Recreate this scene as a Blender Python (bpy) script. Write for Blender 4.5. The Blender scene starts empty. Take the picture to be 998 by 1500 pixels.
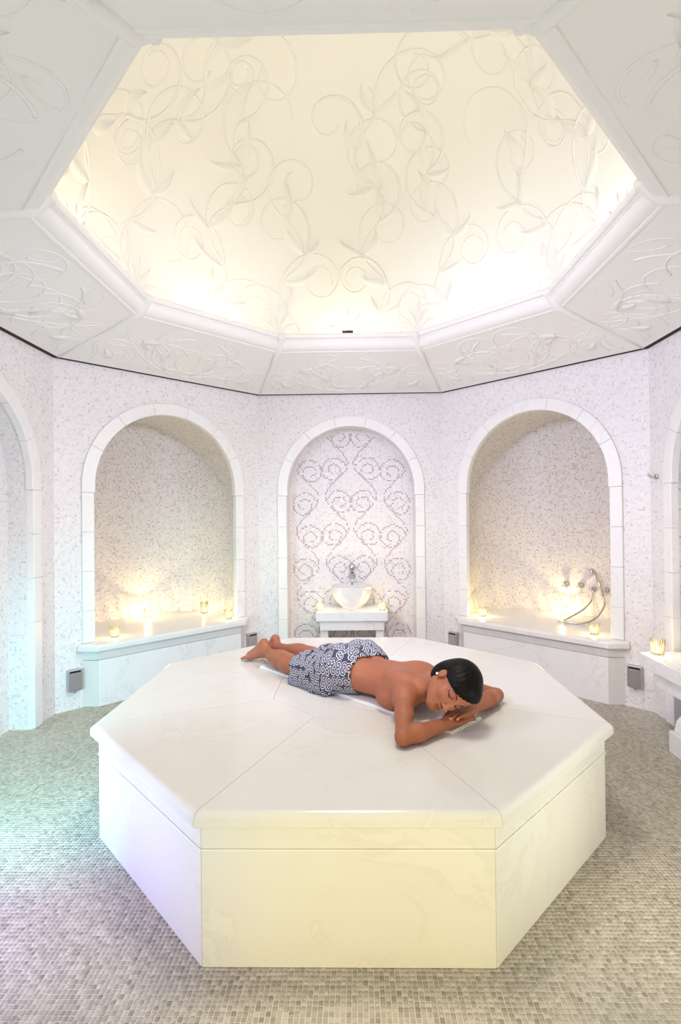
import bpy, bmesh, math, random
import numpy as np
from mathutils import Vector, Matrix

# ------------------------------------------------------------------ camera, world, lights, exposure
scn = bpy.context.scene
COL = scn.collection
PI = math.pi
CAM = Vector((0.0405, -2.8158, 1.4242))
F_PX, CX, CY = 750.63, 507.9, 750.3
YAW, PITCH, ROLL = -0.0167, 0.0065, -0.0101
cd = bpy.data.cameras.new('camera')
cam = bpy.data.objects.new('camera', cd)
COL.objects.link(cam)
cd.sensor_fit = 'VERTICAL'
cd.sensor_height = 36.0
cd.sensor_width = 36.0
cd.lens = F_PX / 1500.0 * 36.0
cd.shift_x = -(CX - 499.0) / 1500.0
cd.shift_y = (CY - 750.0) / 1500.0
cd.clip_start = 0.05


def cam_axes():
    cy_, sy_ = math.cos(YAW), math.sin(YAW)
    cp, sp = math.cos(PITCH), math.sin(PITCH)
    x0 = Vector((cy_, -sy_, 0))
    fw0 = Vector((sy_, cy_, 0))
    fw = fw0 * cp + Vector((0, 0, sp))
    up = -fw0 * sp + Vector((0, 0, cp))
    c, s = math.cos(ROLL), math.sin(ROLL)
    right = x0 * c + up * s
    up2 = up * c - x0 * s
    return right, up2, fw


_r, _u, _f = cam_axes()
cam.matrix_world = Matrix(((_r.x, _u.x, -_f.x, CAM.x), (_r.y, _u.y, -_f.y, CAM.y), (_r.z, _u.z, -_f.z, CAM.z), (0, 0, 0, 1)))
scn.camera = cam
vs = scn.view_settings
vs.view_transform = 'Standard'
vs.look = 'None'
vs.gamma = 1.0
vs.use_curve_mapping = False
vs.exposure = 0.0
world = bpy.data.worlds.new('world')
scn.world = world
world.use_nodes = True
world.node_tree.nodes['Background'].inputs[0].default_value = (1.0, 0.97, 0.93, 1)
world.node_tree.nodes['Background'].inputs[1].default_value = 0.6


def lamp(name, kind, loc, energy, color, target=None, size=0.1, size_y=None, spot=None, blend=0.6):
    ld = bpy.data.lights.new(name, kind)
    ld.energy = energy
    ld.color = color
    if kind == 'AREA':
        ld.size = size
        if size_y:
            ld.shape = 'RECTANGLE'
            ld.size_y = size_y
    else:
        ld.shadow_soft_size = size
    if kind == 'SPOT':
        ld.spot_size = spot
        ld.spot_blend = blend
    o = bpy.data.objects.new(name, ld)
    COL.objects.link(o)
    o.location = loc
    if target is not None:
        o.rotation_euler = (Vector(target) - Vector(loc)).to_track_quat('-Z', 'Y').to_euler()
    return o


PC = (0.006, -0.0724)     # platform centre (the room's centre is the origin)
PH = 0.503                # platform height
# added fill lights without a visible source, for ceiling, walls, platform and floor
lamp('doorway_fill', 'AREA', (0.0, -3.3, 0.4), 10.5, (0.82, 0.98, 0.8), (0, -0.6, 2.7), 1.2, 0.7)  # added fill behind the camera, aimed up at the ceiling
lamp('dome_fill', 'SPOT', (0.0, -0.7, 3.8), 186, (1.0, 0.95, 0.81), (0, -0.1, 0.5), 0.4, spot=math.radians(104), blend=0.6)  # unseen fill added inside the dome to light platform and floor
lamp('ceiling_fill_left', 'AREA', (-1.35, -1.52, 0.3), 6, (0.55, 0.85, 1.0), (-0.2, 0.9, 2.7), 0.35, 0.35)  # this and the right one: added fills brightening the ceiling
lamp('ceiling_fill_right', 'AREA', (1.35, -1.52, 0.3), 5.5, (0.88, 0.98, 0.85), (0.2, 0.9, 2.7), 0.35, 0.35)
lamp('wall_fill_left', 'SPOT', (-1.3, -1.5, 2.3), 290, (0.7, 0.68, 0.97), (1.55, 1.3, 1.5), 0.25, spot=math.radians(80), blend=0.9)  # this and the right one: added spots brightening the far walls
lamp('wall_fill_right', 'SPOT', (1.3, -1.5, 2.3), 220, (0.8, 0.76, 0.97), (-1.55, 1.3, 1.5), 0.25, spot=math.radians(80), blend=0.9)
lamp('warm_front_fill', 'SPOT', (0.15, -3.5, 0.44), 82, (1.0, 0.73, 0.0), (0.1, -1.2, 0.18), 0.2, spot=math.radians(40), blend=0.8)  # added warm light that turns the platform front yellow
lamp('warm_side_fill', 'SPOT', (1.25, -1.68, 0.46), 7, (1.0, 0.55, 0.15), (1.25, 0.0, 0.0), 0.15, spot=math.radians(110), blend=1.0)  # added warm light tinting the floor and marble on the right
# added coloured lights low beside the platform, tinting floor and marble
lamp('cyan_tint_fill', 'SPOT', (-1.72, -1.2, 0.72), 108, (0.29, 0.82, 0.93), (-1.5, 0.35, 0.0), 0.15, spot=math.radians(105), blend=1.0)
lamp('violet_tint_fill', 'SPOT', (-1.6, -1.36, 0.44), 27, (0.48, 0.24, 1.0), (-1.05, -0.9, 0.0), 0.15, spot=math.radians(130), blend=1.0)
# uplights in the cove around the dome
for k in range(8):
    a = math.radians(45 * k)
    warm = (1.0, 0.84, 0.50) if math.cos(a) < 0.2 else (1.0, 0.9, 0.78)
    lamp('cove_uplight', 'POINT', (1.43 * math.cos(a), 1.43 * math.sin(a), 2.87), 2.9, warm, size=0.03)

# ------------------------------------------------------------------ helpers
SQ = math.sqrt(0.5)
T8 = math.tan(PI / 8)


def link(o, parent=None):
    COL.objects.link(o)
    if parent is not None:
        o.parent = parent
    return o


def tag(o, label=None, cat=None, group=None, kind=None):
    if label:
        o['label'] = label
    if cat:
        o['category'] = cat
    if group:
        o['group'] = group
    if kind:
        o['kind'] = kind
    return o


def empty(name, loc=(0, 0, 0), rz=0.0, parent=None):
    o = bpy.data.objects.new(name, None)
    o.empty_display_size = 0.1
    o.location = loc
    o.rotation_euler = (0, 0, rz)
    return link(o, parent)


class MB:
    """collects vertices, faces and optional uvs; build() links them as one mesh object"""
    def __init__(self):
        self.v, self.f, self.uv = [], [], []

    def add(self, vs_, fs, uvs=None):
        b = len(self.v)
        self.v += [tuple(p) for p in vs_]
        for i, f in enumerate(fs):
            self.f.append(tuple(b + j for j in f))
            self.uv.append(uvs[i] if uvs else None)

    def box(self, x0, x1, y0, y1, z0, z1):
        self.add([(x0, y0, z0), (x1, y0, z0), (x1, y1, z0), (x0, y1, z0), (x0, y0, z1), (x1, y0, z1), (x1, y1, z1), (x0, y1, z1)],
                 [(0, 3, 2, 1), (4, 5, 6, 7), (0, 1, 5, 4), (1, 2, 6, 5), (2, 3, 7, 6), (3, 0, 4, 7)])

    def loft(self, rings, cap=True, closed=True):
        n = len(rings[0])
        vs_ = [p for r in rings for p in r]
        fs = []
        for i in range(len(rings) - 1):
            for j in range(n if closed else n - 1):
                k = (j + 1) % n
                fs.append((i * n + j, i * n + k, (i + 1) * n + k, (i + 1) * n + j))
        if cap:
            fs.append(tuple(range(n))[::-1])
            fs.append(tuple((len(rings) - 1) * n + j for j in range(n)))
        self.add(vs_, fs)

    def lathe(self, prof, c=(0, 0, 0), n=32, cap=False):
        rings = []
        for (r, z) in prof:
            rings.append([(c[0] + r * math.cos(2 * PI * j / n), c[1] + r * math.sin(2 * PI * j / n), c[2] + z) for j in range(n)])
        self.loft(rings, cap=cap)

    def tube(self, path, r, n=8, flat=None, up=None):
        """path of points, radius number or list"""
        P = [Vector(p) for p in path]
        m = len(P)
        rr = r if isinstance(r, (list, tuple)) else [r] * m
        t0 = (P[1] - P[0]).normalized()
        nrm = t0.orthogonal().normalized() if up is None else None
        rings = []
        for i in range(m):
            t = (P[min(i + 1, m - 1)] - P[max(i - 1, 0)]).normalized()
            if up is None:
                nrm = (nrm - t * nrm.dot(t)).normalized()
                a = nrm
            else:
                u_ = up[i]
                a = (u_ - t * u_.dot(t)).normalized()
            b = t.cross(a)
            fl = 1.0 if flat is None else flat
            rings.append([P[i] + a * (rr[i] * fl * math.cos(2 * PI * j / n)) + b * (rr[i] * math.sin(2 * PI * j / n)) for j in range(n)])
        self.loft(rings)

    def build(self, name, mat, parent=None, smooth=False, bevel=0.0, seg=2, loc=None, fix=True, angle=0.6):
        me = bpy.data.meshes.new(name)
        me.from_pydata(self.v, [], self.f)
        if any(u is not None for u in self.uv):
            uvl = me.uv_layers.new(name='UVMap')
            for p in me.polygons:
                u = self.uv[p.index]
                if u is not None:
                    for k, li in enumerate(p.loop_indices):
                        uvl.data[li].uv = u[k]
        if bevel > 0 or fix:
            bm = bmesh.new()
            bm.from_mesh(me)
            if fix:
                bmesh.ops.recalc_face_normals(bm, faces=bm.faces)
            if bevel > 0:
                es = [e for e in bm.edges if len(e.link_faces) == 2 and e.calc_face_angle(0) > angle]
                bmesh.ops.bevel(bm, geom=es, offset=bevel, segments=seg, profile=0.5, affect='EDGES', clamp_overlap=True)
            bm.to_mesh(me)
            bm.free()
        if smooth:
            me.polygons.foreach_set('use_smooth', [True] * len(me.polygons))
        if mat is not None:
            me.materials.append(mat)
        o = bpy.data.objects.new(name, me)
        if loc:
            o.location = loc
        return link(o, parent)


def sector_pts(i, prof, gap=0.0, ap_off=0.0):
    """two rings of a prism that fills octagon sector i; prof = [(apothem, z)]"""
    th = math.radians(45 * i)
    n = (math.cos(th), math.sin(th))
    t = (-n[1], n[0])
    L, R = [], []
    for (a, z) in prof:
        h = a * T8 - gap
        R.append((n[0] * a - t[0] * h, n[1] * a - t[1] * h, z))
        L.append((n[0] * a + t[0] * h, n[1] * a + t[1] * h, z))
    return R, L


def sector(i, prof, gap=0.0):
    m = MB()
    R, L = sector_pts(i, prof, gap)
    m.loft([R, L])
    return m


# ------------------------------------------------------------------ materials
class NT:
    def __init__(self, name, base=(0.8, 0.8, 0.8), rough=0.5, metal=0.0, spec=0.5):
        self.m = bpy.data.materials.new(name)
        self.m.use_nodes = True
        self.t = self.m.node_tree
        self.b = self.t.nodes['Principled BSDF']
        self.b.inputs['Base Color'].default_value = (*base, 1)
        self.b.inputs['Roughness'].default_value = rough
        self.b.inputs['Metallic'].default_value = metal
        self.b.inputs['Specular IOR Level'].default_value = spec

    def n(self, typ, **kw):
        nd = self.t.nodes.new(typ)
        for k, v in kw.items():
            setattr(nd, k, v)
        return nd

    def l(self, a, b):
        self.t.links.new(a, b)

    def math(self, op, a, b=None, clamp=False):
        nd = self.n('ShaderNodeMath', operation=op, use_clamp=clamp)
        for i, x in enumerate((a, b)):
            if x is None:
                continue
            if isinstance(x, (int, float)):
                nd.inputs[i].default_value = x
            else:
                self.l(x, nd.inputs[i])
        return nd.outputs[0]

    def vmath(self, op, a, b=None):
        nd = self.n('ShaderNodeVectorMath', operation=op)
        for i, x in enumerate((a, b)):
            if x is None:
                continue
            if isinstance(x, (tuple, list)):
                nd.inputs[i].default_value = x
            else:
                self.l(x, nd.inputs[i])
        return nd.outputs[0]

    def ramp(self, fac, stops, interp='LINEAR'):
        nd = self.n('ShaderNodeValToRGB')
        cr = nd.color_ramp
        cr.interpolation = interp
        while len(cr.elements) < len(stops):
            cr.elements.new(0.5)
        for e, (p, c) in zip(cr.elements, stops):
            e.position = p
            e.color = (*c, 1)
        self.l(fac, nd.inputs[0])
        return nd.outputs[0]

    def mix(self, fac, a, b, blend='MIX'):
        nd = self.n('ShaderNodeMix', data_type='RGBA', blend_type=blend)
        for s, x in ((nd.inputs[0], fac), (nd.inputs[6], a), (nd.inputs[7], b)):
            if isinstance(x, (int, float)):
                s.default_value = x
            elif isinstance(x, (tuple, list)):
                s.default_value = (*x, 1)
            else:
                self.l(x, s)
        return nd.outputs[2]

    def noise(self, vec, scale, detail=3, rough=0.5, dist=0.0):
        nd = self.n('ShaderNodeTexNoise')
        nd.inputs['Scale'].default_value = scale
        nd.inputs['Detail'].default_value = detail
        nd.inputs['Roughness'].default_value = rough
        nd.inputs['Distortion'].default_value = dist
        if vec is not None:
            self.l(vec, nd.inputs['Vector'])
        return nd.outputs['Fac']

    def bump(self, h, strength=0.3, dist=0.01):
        nd = self.n('ShaderNodeBump')
        nd.inputs['Strength'].default_value = strength
        nd.inputs['Distance'].default_value = dist
        self.l(h, nd.inputs['Height'])
        self.l(nd.outputs[0], self.b.inputs['Normal'])

    def color(self, s):
        self.l(s, self.b.inputs['Base Color'])

    def wpos(self):
        return self.n('ShaderNodeNewGeometry').outputs['Position']


def marble(name, base, vein, rough, bump_s=0.02, ripple=0.0, scale=2.2, vmin=0.57):
    m = NT(name, base, rough)
    p = m.wpos()
    w = m.noise(p, scale, 6, 0.62, 1.4)
    w2 = m.noise(p, 0.9, 2, 0.5)
    c = m.ramp(w, [(0.30, base), (0.44, tuple(b * 0.985 for b in base)), (vmin, tuple(b * 0.97 for b in base)), (vmin + 0.03, vein), (vmin + 0.06, base), (1.0, base)])
    c = m.mix(m.math('MULTIPLY', w2, 0.35), c, tuple(b * 0.93 for b in base))
    m.color(c)
    if ripple > 0:
        h = m.noise(p, 18, 2, 0.5, 0.6)
        m.bump(h, ripple, 0.004)
    return m.m


def mosaic(name, tile_stops, grout, pitch, rough=0.22, gw=0.43, world_xy=False, blotch=0.25):
    m = NT(name, (0.8, 0.8, 0.8), rough)
    if world_xy:
        uv = m.wpos()
    else:
        uv = m.n('ShaderNodeUVMap', uv_map='UVMap').outputs[0]
    sc = m.vmath('MULTIPLY', uv, (1 / pitch, 1 / pitch, 0))
    cell = m.vmath('FLOOR', sc)
    wn = m.n('ShaderNodeTexWhiteNoise', noise_dimensions='4D')
    m.l(cell, wn.inputs['Vector'])
    if not world_xy:
        oi = m.n('ShaderNodeObjectInfo')
        m.l(m.math('MULTIPLY', oi.outputs['Random'], 37.0), wn.inputs['W'])
    col = m.ramp(wn.outputs['Value'], tile_stops)
    bl = m.noise(uv, 2.1, 3, 0.6)
    col = m.mix(m.math('MULTIPLY', bl, blotch), col, tuple(min(1, g * 0.97) for g in grout))
    if world_xy:
        m.color(col)
        m.b.inputs['Roughness'].default_value = rough
        return m.m
    fr = m.vmath('FRACTION', sc)
    d = m.vmath('ABSOLUTE', m.vmath('SUBTRACT', fr, (0.5, 0.5, 0)))
    sx = m.n('ShaderNodeSeparateXYZ')
    m.l(d, sx.inputs[0])
    mx = m.math('MAXIMUM', sx.outputs[0], sx.outputs[1])
    g = m.math('GREATER_THAN', mx, gw)
    m.color(m.mix(g, col, grout))
    rr = m.math('ADD', m.math('MULTIPLY', g, 0.5), rough)
    m.l(rr, m.b.inputs['Roughness'])
    inv = m.math('SUBTRACT', 1.0, g)
    tilt = m.math('MULTIPLY', wn.outputs['Value'], 0.4)
    m.bump(m.math('MULTIPLY', inv, m.math('ADD', tilt, 0.7)), 0.35, 0.002)
    return m.m


WT = 0.0165
M = {}
M['wall'] = mosaic('wall_mosaic', [(0.0, (0.58, 0.53, 0.54)), (0.05, (0.67, 0.625, 0.63)), (0.14, (0.745, 0.705, 0.705)), (0.5, (0.80, 0.765, 0.765)), (1.0, (0.845, 0.82, 0.815))], (0.86, 0.835, 0.825), WT, rough=0.4)
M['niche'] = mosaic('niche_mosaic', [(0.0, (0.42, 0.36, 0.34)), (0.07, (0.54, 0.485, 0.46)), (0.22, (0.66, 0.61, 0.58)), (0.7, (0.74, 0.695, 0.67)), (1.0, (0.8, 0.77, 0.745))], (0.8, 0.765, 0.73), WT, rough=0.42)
M['floor_tile'] = mosaic('floor_tile', [(0.0, (0.23, 0.2, 0.16)), (0.12, (0.33, 0.29, 0.235)), (0.45, (0.43, 0.385, 0.315)), (0.8, (0.51, 0.46, 0.38)), (1.0, (0.6, 0.55, 0.465))], (0.72, 0.67, 0.58), WT, rough=0.28, world_xy=True, blotch=0.3)
M['grout'] = NT('floor_grout', (0.8, 0.755, 0.66), 0.7).m
M['swirl_tile'] = NT('swirl_tile', (0.5, 0.36, 0.41), 0.3).m
M['marble'] = marble('white_marble', (0.80, 0.785, 0.765), (0.745, 0.72, 0.69), 0.28)
M['marble_top'] = marble('polished_marble', (0.79, 0.775, 0.76), (0.74, 0.715, 0.69), 0.16, ripple=0.10, scale=2.8)
M['marble_trim'] = marble('trim_marble', (0.88, 0.87, 0.855), (0.8, 0.78, 0.76), 0.35)
M['marble_vein'] = marble('veined_marble', (0.85, 0.84, 0.835), (0.73, 0.71, 0.715), 0.28, scale=3.4, vmin=0.54)
M['plaster'] = NT('carved_stone', (0.86, 0.845, 0.825), 0.55).m
M['dome'] = NT('dome_plaster', (0.91, 0.895, 0.845), 0.6).m
M['mortar'] = NT('mortar', (0.62, 0.58, 0.53), 0.8).m
M['chrome'] = NT('chrome', (0.62, 0.6, 0.6), 0.12, 1.0).m
M['hose'] = NT('steel_hose', (0.55, 0.52, 0.48), 0.25, 1.0).m
M['steel'] = NT('brushed_steel', (0.5, 0.47, 0.48), 0.35, 0.8).m
M['black'] = NT('black_metal', (0.02, 0.02, 0.02), 0.4, 0.3).m
M['wax'] = NT('candle_wax', (0.9, 0.86, 0.74), 0.5).m
M['towel'] = NT('white_towel', (0.93, 0.93, 0.92), 0.9).m
M['hair'] = NT('black_hair', (0.004, 0.003, 0.003), 0.45, spec=0.12).m


def _flame():
    m = bpy.data.materials.new('flame')
    m.use_nodes = True
    t = m.node_tree
    t.nodes.clear()
    e = t.nodes.new('ShaderNodeEmission')
    e.inputs[0].default_value = (1, 0.85, 0.5, 1)
    e.inputs[1].default_value = 25
    o = t.nodes.new('ShaderNodeOutputMaterial')
    t.links.new(e.outputs[0], o.inputs[0])
    return m


M['flame'] = _flame()


def _glass():
    """clear ribbed glass: lets light through between its ribs"""
    m = bpy.data.materials.new('ribbed_glass')
    m.use_nodes = True
    t = m.node_tree
    t.nodes.clear()
    g = t.nodes.new('ShaderNodeBsdfGlossy')
    g.inputs['Roughness'].default_value = 0.05
    g.inputs['Color'].default_value = (1, 1, 1, 1)
    tr = t.nodes.new('ShaderNodeBsdfTransparent')
    tr.inputs[0].default_value = (0.97, 0.97, 0.95, 1)
    lw = t.nodes.new('ShaderNodeLayerWeight')
    lw.inputs[0].default_value = 0.2
    mx = t.nodes.new('ShaderNodeMixShader')
    t.links.new(lw.outputs['Facing'], mx.inputs[0])
    t.links.new(tr.outputs[0], mx.inputs[1])
    t.links.new(g.outputs[0], mx.inputs[2])
    o = t.nodes.new('ShaderNodeOutputMaterial')
    t.links.new(mx.outputs[0], o.inputs[0])
    return m


M['glass'] = _glass()


def _rib():
    m = bpy.data.materials.new('glass_ridge')
    m.use_nodes = True
    b = m.node_tree.nodes['Principled BSDF']
    b.inputs['Base Color'].default_value = (0.42, 0.38, 0.3, 1)
    b.inputs['Roughness'].default_value = 0.08
    b.inputs['Alpha'].default_value = 0.75
    return m


M['ridge'] = _rib()


def _skin():
    m = NT('skin', (0.5, 0.22, 0.13), 0.5, spec=0.35)
    at = m.n('ShaderNodeAttribute', attribute_name='tint')
    p = m.wpos()
    nz = m.noise(p, 9, 4, 0.6)
    c = m.mix(m.math('MULTIPLY', nz, 0.25), at.outputs['Color'], m.mix(1.0, at.outputs['Color'], (1.18, 0.92, 0.86), 'MULTIPLY'))
    m.color(c)
    m.b.inputs['Subsurface Weight'].default_value = 0.08
    m.b.inputs['Subsurface Radius'].default_value = (0.02, 0.008, 0.004)
    m.b.inputs['Subsurface Scale'].default_value = 0.3
    return m.m


M['skin'] = _skin()


def _sarong():
    m = NT('printed_cotton', (0.1, 0.1, 0.15), 0.8)
    at = m.n('ShaderNodeAttribute', attribute_name='cloth_uv')
    vo = m.n('ShaderNodeTexVoronoi', voronoi_dimensions='2D', feature='F1')
    vo.inputs['Scale'].default_value = 33.0
    vo.inputs['Randomness'].default_value = 0.72
    m.l(at.outputs['Vector'], vo.inputs['Vector'])
    sc = m.vmath('SCALE', at.outputs['Vector'])
    sc.node.inputs['Scale'].default_value = 1.0
    d = m.vmath('SUBTRACT', at.outputs['Vector'], vo.outputs['Position'])
    sx = m.n('ShaderNodeSeparateXYZ')
    m.l(d, sx.inputs[0])
    ang = m.math('ARCTAN2', sx.outputs[1], sx.outputs[0])
    ln = m.n('ShaderNodeVectorMath', operation='LENGTH')
    m.l(d, ln.inputs[0])
    # one-armed spiral inside every cell
    s = m.math('SINE', m.math('ADD', ang, m.math('MULTIPLY', ln.outputs['Value'], 2 * PI / 0.0090)))
    on = m.math('GREATER_THAN', s, 0.32)
    edge = m.math('LESS_THAN', ln.outputs['Value'], 0.0180)
    f = m.math('MULTIPLY', on, edge)
    big = m.noise(at.outputs['Vector'], 3.0, 2)
    dark = m.mix(big, (0.025, 0.02, 0.03), (0.05, 0.055, 0.1))
    m.color(m.mix(f, dark, (0.6, 0.62, 0.7)))
    return m.m


M['sarong'] = _sarong()

# ------------------------------------------------------------------ room shell
AP = 2.162          # wall apothem
HS = AP * T8        # half side
WALL_TOP = 2.78


class Wall:
    """a wall in its own frame: x along the wall (left to right as seen from inside), y outwards, z up"""
    def __init__(self, name, deg):
        th = math.radians(deg)
        self.n = Vector((math.cos(th), math.sin(th), 0))
        self.t = Vector((self.n.y, -self.n.x, 0))
        self.rz = th - PI / 2
        self.o = None
        self.name = name

    def P(self, t, d, z):
        return self.n * (AP + d) + self.t * t + Vector((0, 0, z))


def uvq(pts, ax):
    """uvs in metres of a face from two of the coordinates"""
    return [(p[ax[0]], p[ax[1]]) for p in pts]


def wall_mesh(w, arch=None, depth=0.0, apse=False, zbase=0.0, door=False):
    """arch = (half width, spring z); the arched hole, with its lining"""
    m = MB()
    hs = HS + 0.02
    if arch is None:
        q = [(-hs, 0, 0), (hs, 0, 0), (hs, 0, WALL_TOP), (-hs, 0, WALL_TOP)]
        m.add(q, [(0, 1, 2, 3)], [uvq(q, (0, 2))])
    else:
        hw, zs = arch
        for s in (-1, 1):
            q = [(s * hs, 0, 0), (s * hw, 0, 0), (s * hw, 0, zs), (s * hs, 0, zs)]
            m.add(q, [(0, 1, 2, 3)], [uvq(q, (0, 2))])
        NA = 24
        for k in range(NA):
            a0, a1 = PI - PI * k / NA, PI - PI * (k + 1) / NA
            p0 = (hw * math.cos(a0), zs + hw * math.sin(a0))
            p1 = (hw * math.cos(a1), zs + hw * math.sin(a1))
            x0 = -hs if k == 0 else p0[0]
            q = [(p0[0], 0, p0[1]), (p1[0], 0, p1[1]), (p1[0] if k < NA - 1 else hs, 0, WALL_TOP), (x0, 0, WALL_TOP)]
            if k == 0:
                q.append((-hs, 0, zs))
            if k == NA - 1:
                q.insert(2, (hs, 0, zs))
            m.add(q, [tuple(range(len(q)))], [uvq(q, (0, 2))])
        # lower band below the hole
        if zbase > 0:
            q = [(-hw, 0, 0), (hw, 0, 0), (hw, 0, zbase), (-hw, 0, zbase)]
            m.add(q, [(0, 1, 2, 3)], [uvq(q, (0, 2))])
    # back of the wall so that it has a thickness at its top and ends
    o = m.build(w.name, M['wall'], fix=False, loc=tuple(w.n * AP))
    o.rotation_euler = (0, 0, w.rz)
    tag(o, kind='structure')
    w.o = o
    if arch is not None and not door:
        lining(w, arch[0], arch[1], depth, apse, zbase)
    return o


def lining(w, hw, zs, depth, apse, zbase):
    m = MB()
    N = 40
    pts = []
    for k in range(N + 1):
        if apse:
            a = PI - PI * k / N
            e = 2.0 / 3.0
            cx_, sx_ = math.cos(a), math.sin(a)
            pts.append((hw * math.copysign(abs(cx_) ** e, cx_), depth * abs(sx_) ** e))
        else:
            pts.append((-hw + 2 * hw * k / N, depth))
    zt = lambda t: zs + math.sqrt(max(0, hw * hw - t * t))
    if not apse:
        for s in (-1, 1):
            q = [(s * hw, 0, zbase), (s * hw, depth, zbase), (s * hw, depth, zs), (s * hw, 0, zs)]
            m.add(q, [(0, 1, 2, 3)], [[(p[1] + 3 * s, p[2]) for p in q]])
    u = 0.0
    for k in range(N):
        (t0, d0), (t1, d1) = pts[k], pts[k + 1]
        du = math.hypot(t1 - t0, d1 - d0)
        q = [(t0, d0, zbase), (t1, d1, zbase), (t1, d1, zt(t1)), (t0, d0, zt(t0))]
        m.add(q, [(0, 1, 2, 3)], [[(u, q[0][2]), (u + du, q[1][2]), (u + du, q[2][2]), (u, q[3][2])]])
        a0, a1 = math.acos(max(-1, min(1, t0 / hw))) * hw, math.acos(max(-1, min(1, t1 / hw))) * hw
        q = [(t0, 0, zt(t0)), (t0, d0, zt(t0)), (t1, d1, zt(t1)), (t1, 0, zt(t1))]
        m.add(q, [(0, 1, 2, 3)], [[(0 + 5, a0), (d0 + 5, a0), (d1 + 5, a1), (5, a1)]])
        u += du
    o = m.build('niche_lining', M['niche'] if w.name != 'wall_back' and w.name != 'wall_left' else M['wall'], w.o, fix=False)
    return o


def arch_frame(w, z0, ri=0.616, ro=0.712, jin=0.625, zs=1.675, zj=1.62, depth=0.03, proud=0.022, from_z=0.0):
    """marble surround made of single blocks: jamb blocks and voussoirs"""
    g = 0.0007
    joints = [zj - 0.3 * k for k in range(6)]
    zb = [zj] + [z for z in joints[1:] if z > z0 + 0.08] + [z0]
    for s in (-1, 1):
        for k in range(len(zb) - 1):
            m = MB()
            x0, x1 = sorted((s * jin, s * ro))
            m.box(x0, x1, -proud, depth, zb[k + 1] + g, zb[k] - g)
            m.build('frame_block', M['marble_trim'], w.o, bevel=0.003, seg=1)
    # voussoirs; the first one stands on the jamb
    NV = 7
    cuts = [PI * k / NV for k in range(NV + 1)]
    for k in range(NV):
        rings = []
        a0, a1 = cuts[k] + g / ro, cuts[k + 1] - g / ro
        steps = 7
        for q in range(steps + 1):
            a = a0 + (a1 - a0) * q / steps
            c, s = math.cos(a), math.sin(a)
            rings.append([(ri * c, -proud, zs + ri * s), (ro * c, -proud, zs + ro * s), (ro * c, depth, zs + ro * s), (ri * c, depth, zs + ri * s)])
        if k == 0:
            rings.insert(0, [(ri, -proud, zj + g), (ro, -proud, zj + g), (ro, depth, zj + g), (ri, depth, zj + g)])
        if k == NV - 1:
            rings.append([(-ri, -proud, zj + g), (-ro, -proud, zj + g), (-ro, depth, zj + g), (-ri, depth, zj + g)])
        m = MB()
        m.loft(rings)
        m.build('frame_block', M['marble_trim'], w.o, bevel=0.003, seg=1)


W_B = Wall('wall_back', 90)
W_L = Wall('wall_back_left', 135)
W_R = Wall('wall_back_right', 45)
W_LL = Wall('wall_left', 180)
W_RR = Wall('wall_right', 0)
W_FL = Wall('wall_front_left', 225)
W_FR = Wall('wall_front_right', 315)
W_F = Wall('wall_front', 270)
BENCH_Z = 0.478
wall_mesh(W_B, (0.627, 1.675), 0.24)
wall_mesh(W_L, (0.68, 1.66), 0.76, apse=True, zbase=BENCH_Z - 0.03)
wall_mesh(W_R, (0.68, 1.66), 0.76, apse=True, zbase=BENCH_Z - 0.03)
wall_mesh(W_LL, (0.627, 1.675), 0.16)
wall_mesh(W_RR, (0.627, 1.675), 0.24)
wall_mesh(W_FL)
wall_mesh(W_FR)
m = MB()
for (x0, x1, z0, z1) in ((-HS - 0.02, -0.86, 0, WALL_TOP), (0.86, HS + 0.02, 0, WALL_TOP), (-0.86, 0.86, 2.57, WALL_TOP)):
    q = [(x0, 0, z0), (x1, 0, z0), (x1, 0, z1), (x0, 0, z1)]
    m.add(q, [(0, 1, 2, 3)], [uvq(q, (0, 2))])
W_F.o = m.build('wall_front', M['wall'], fix=False, loc=tuple(W_F.n * AP))
W_F.o.rotation_euler = (0, 0, W_F.rz)
tag(W_F.o, kind='structure')
arch_frame(W_B, 0.0)
arch_frame(W_L, BENCH_Z + 0.001)
arch_frame(W_R, BENCH_Z + 0.001)
arch_frame(W_LL, 0.0)
arch_frame(W_RR, 0.0)

M['gap'] = NT('painted_shade_strip', (0.07, 0.05, 0.045), 0.9).m  # dark strip colour paints the shadow line under the ceiling edge
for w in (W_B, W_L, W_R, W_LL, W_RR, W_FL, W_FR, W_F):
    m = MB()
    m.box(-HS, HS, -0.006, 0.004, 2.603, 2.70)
    m.build('painted_shade_strip', M['gap'], w.o)

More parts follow.
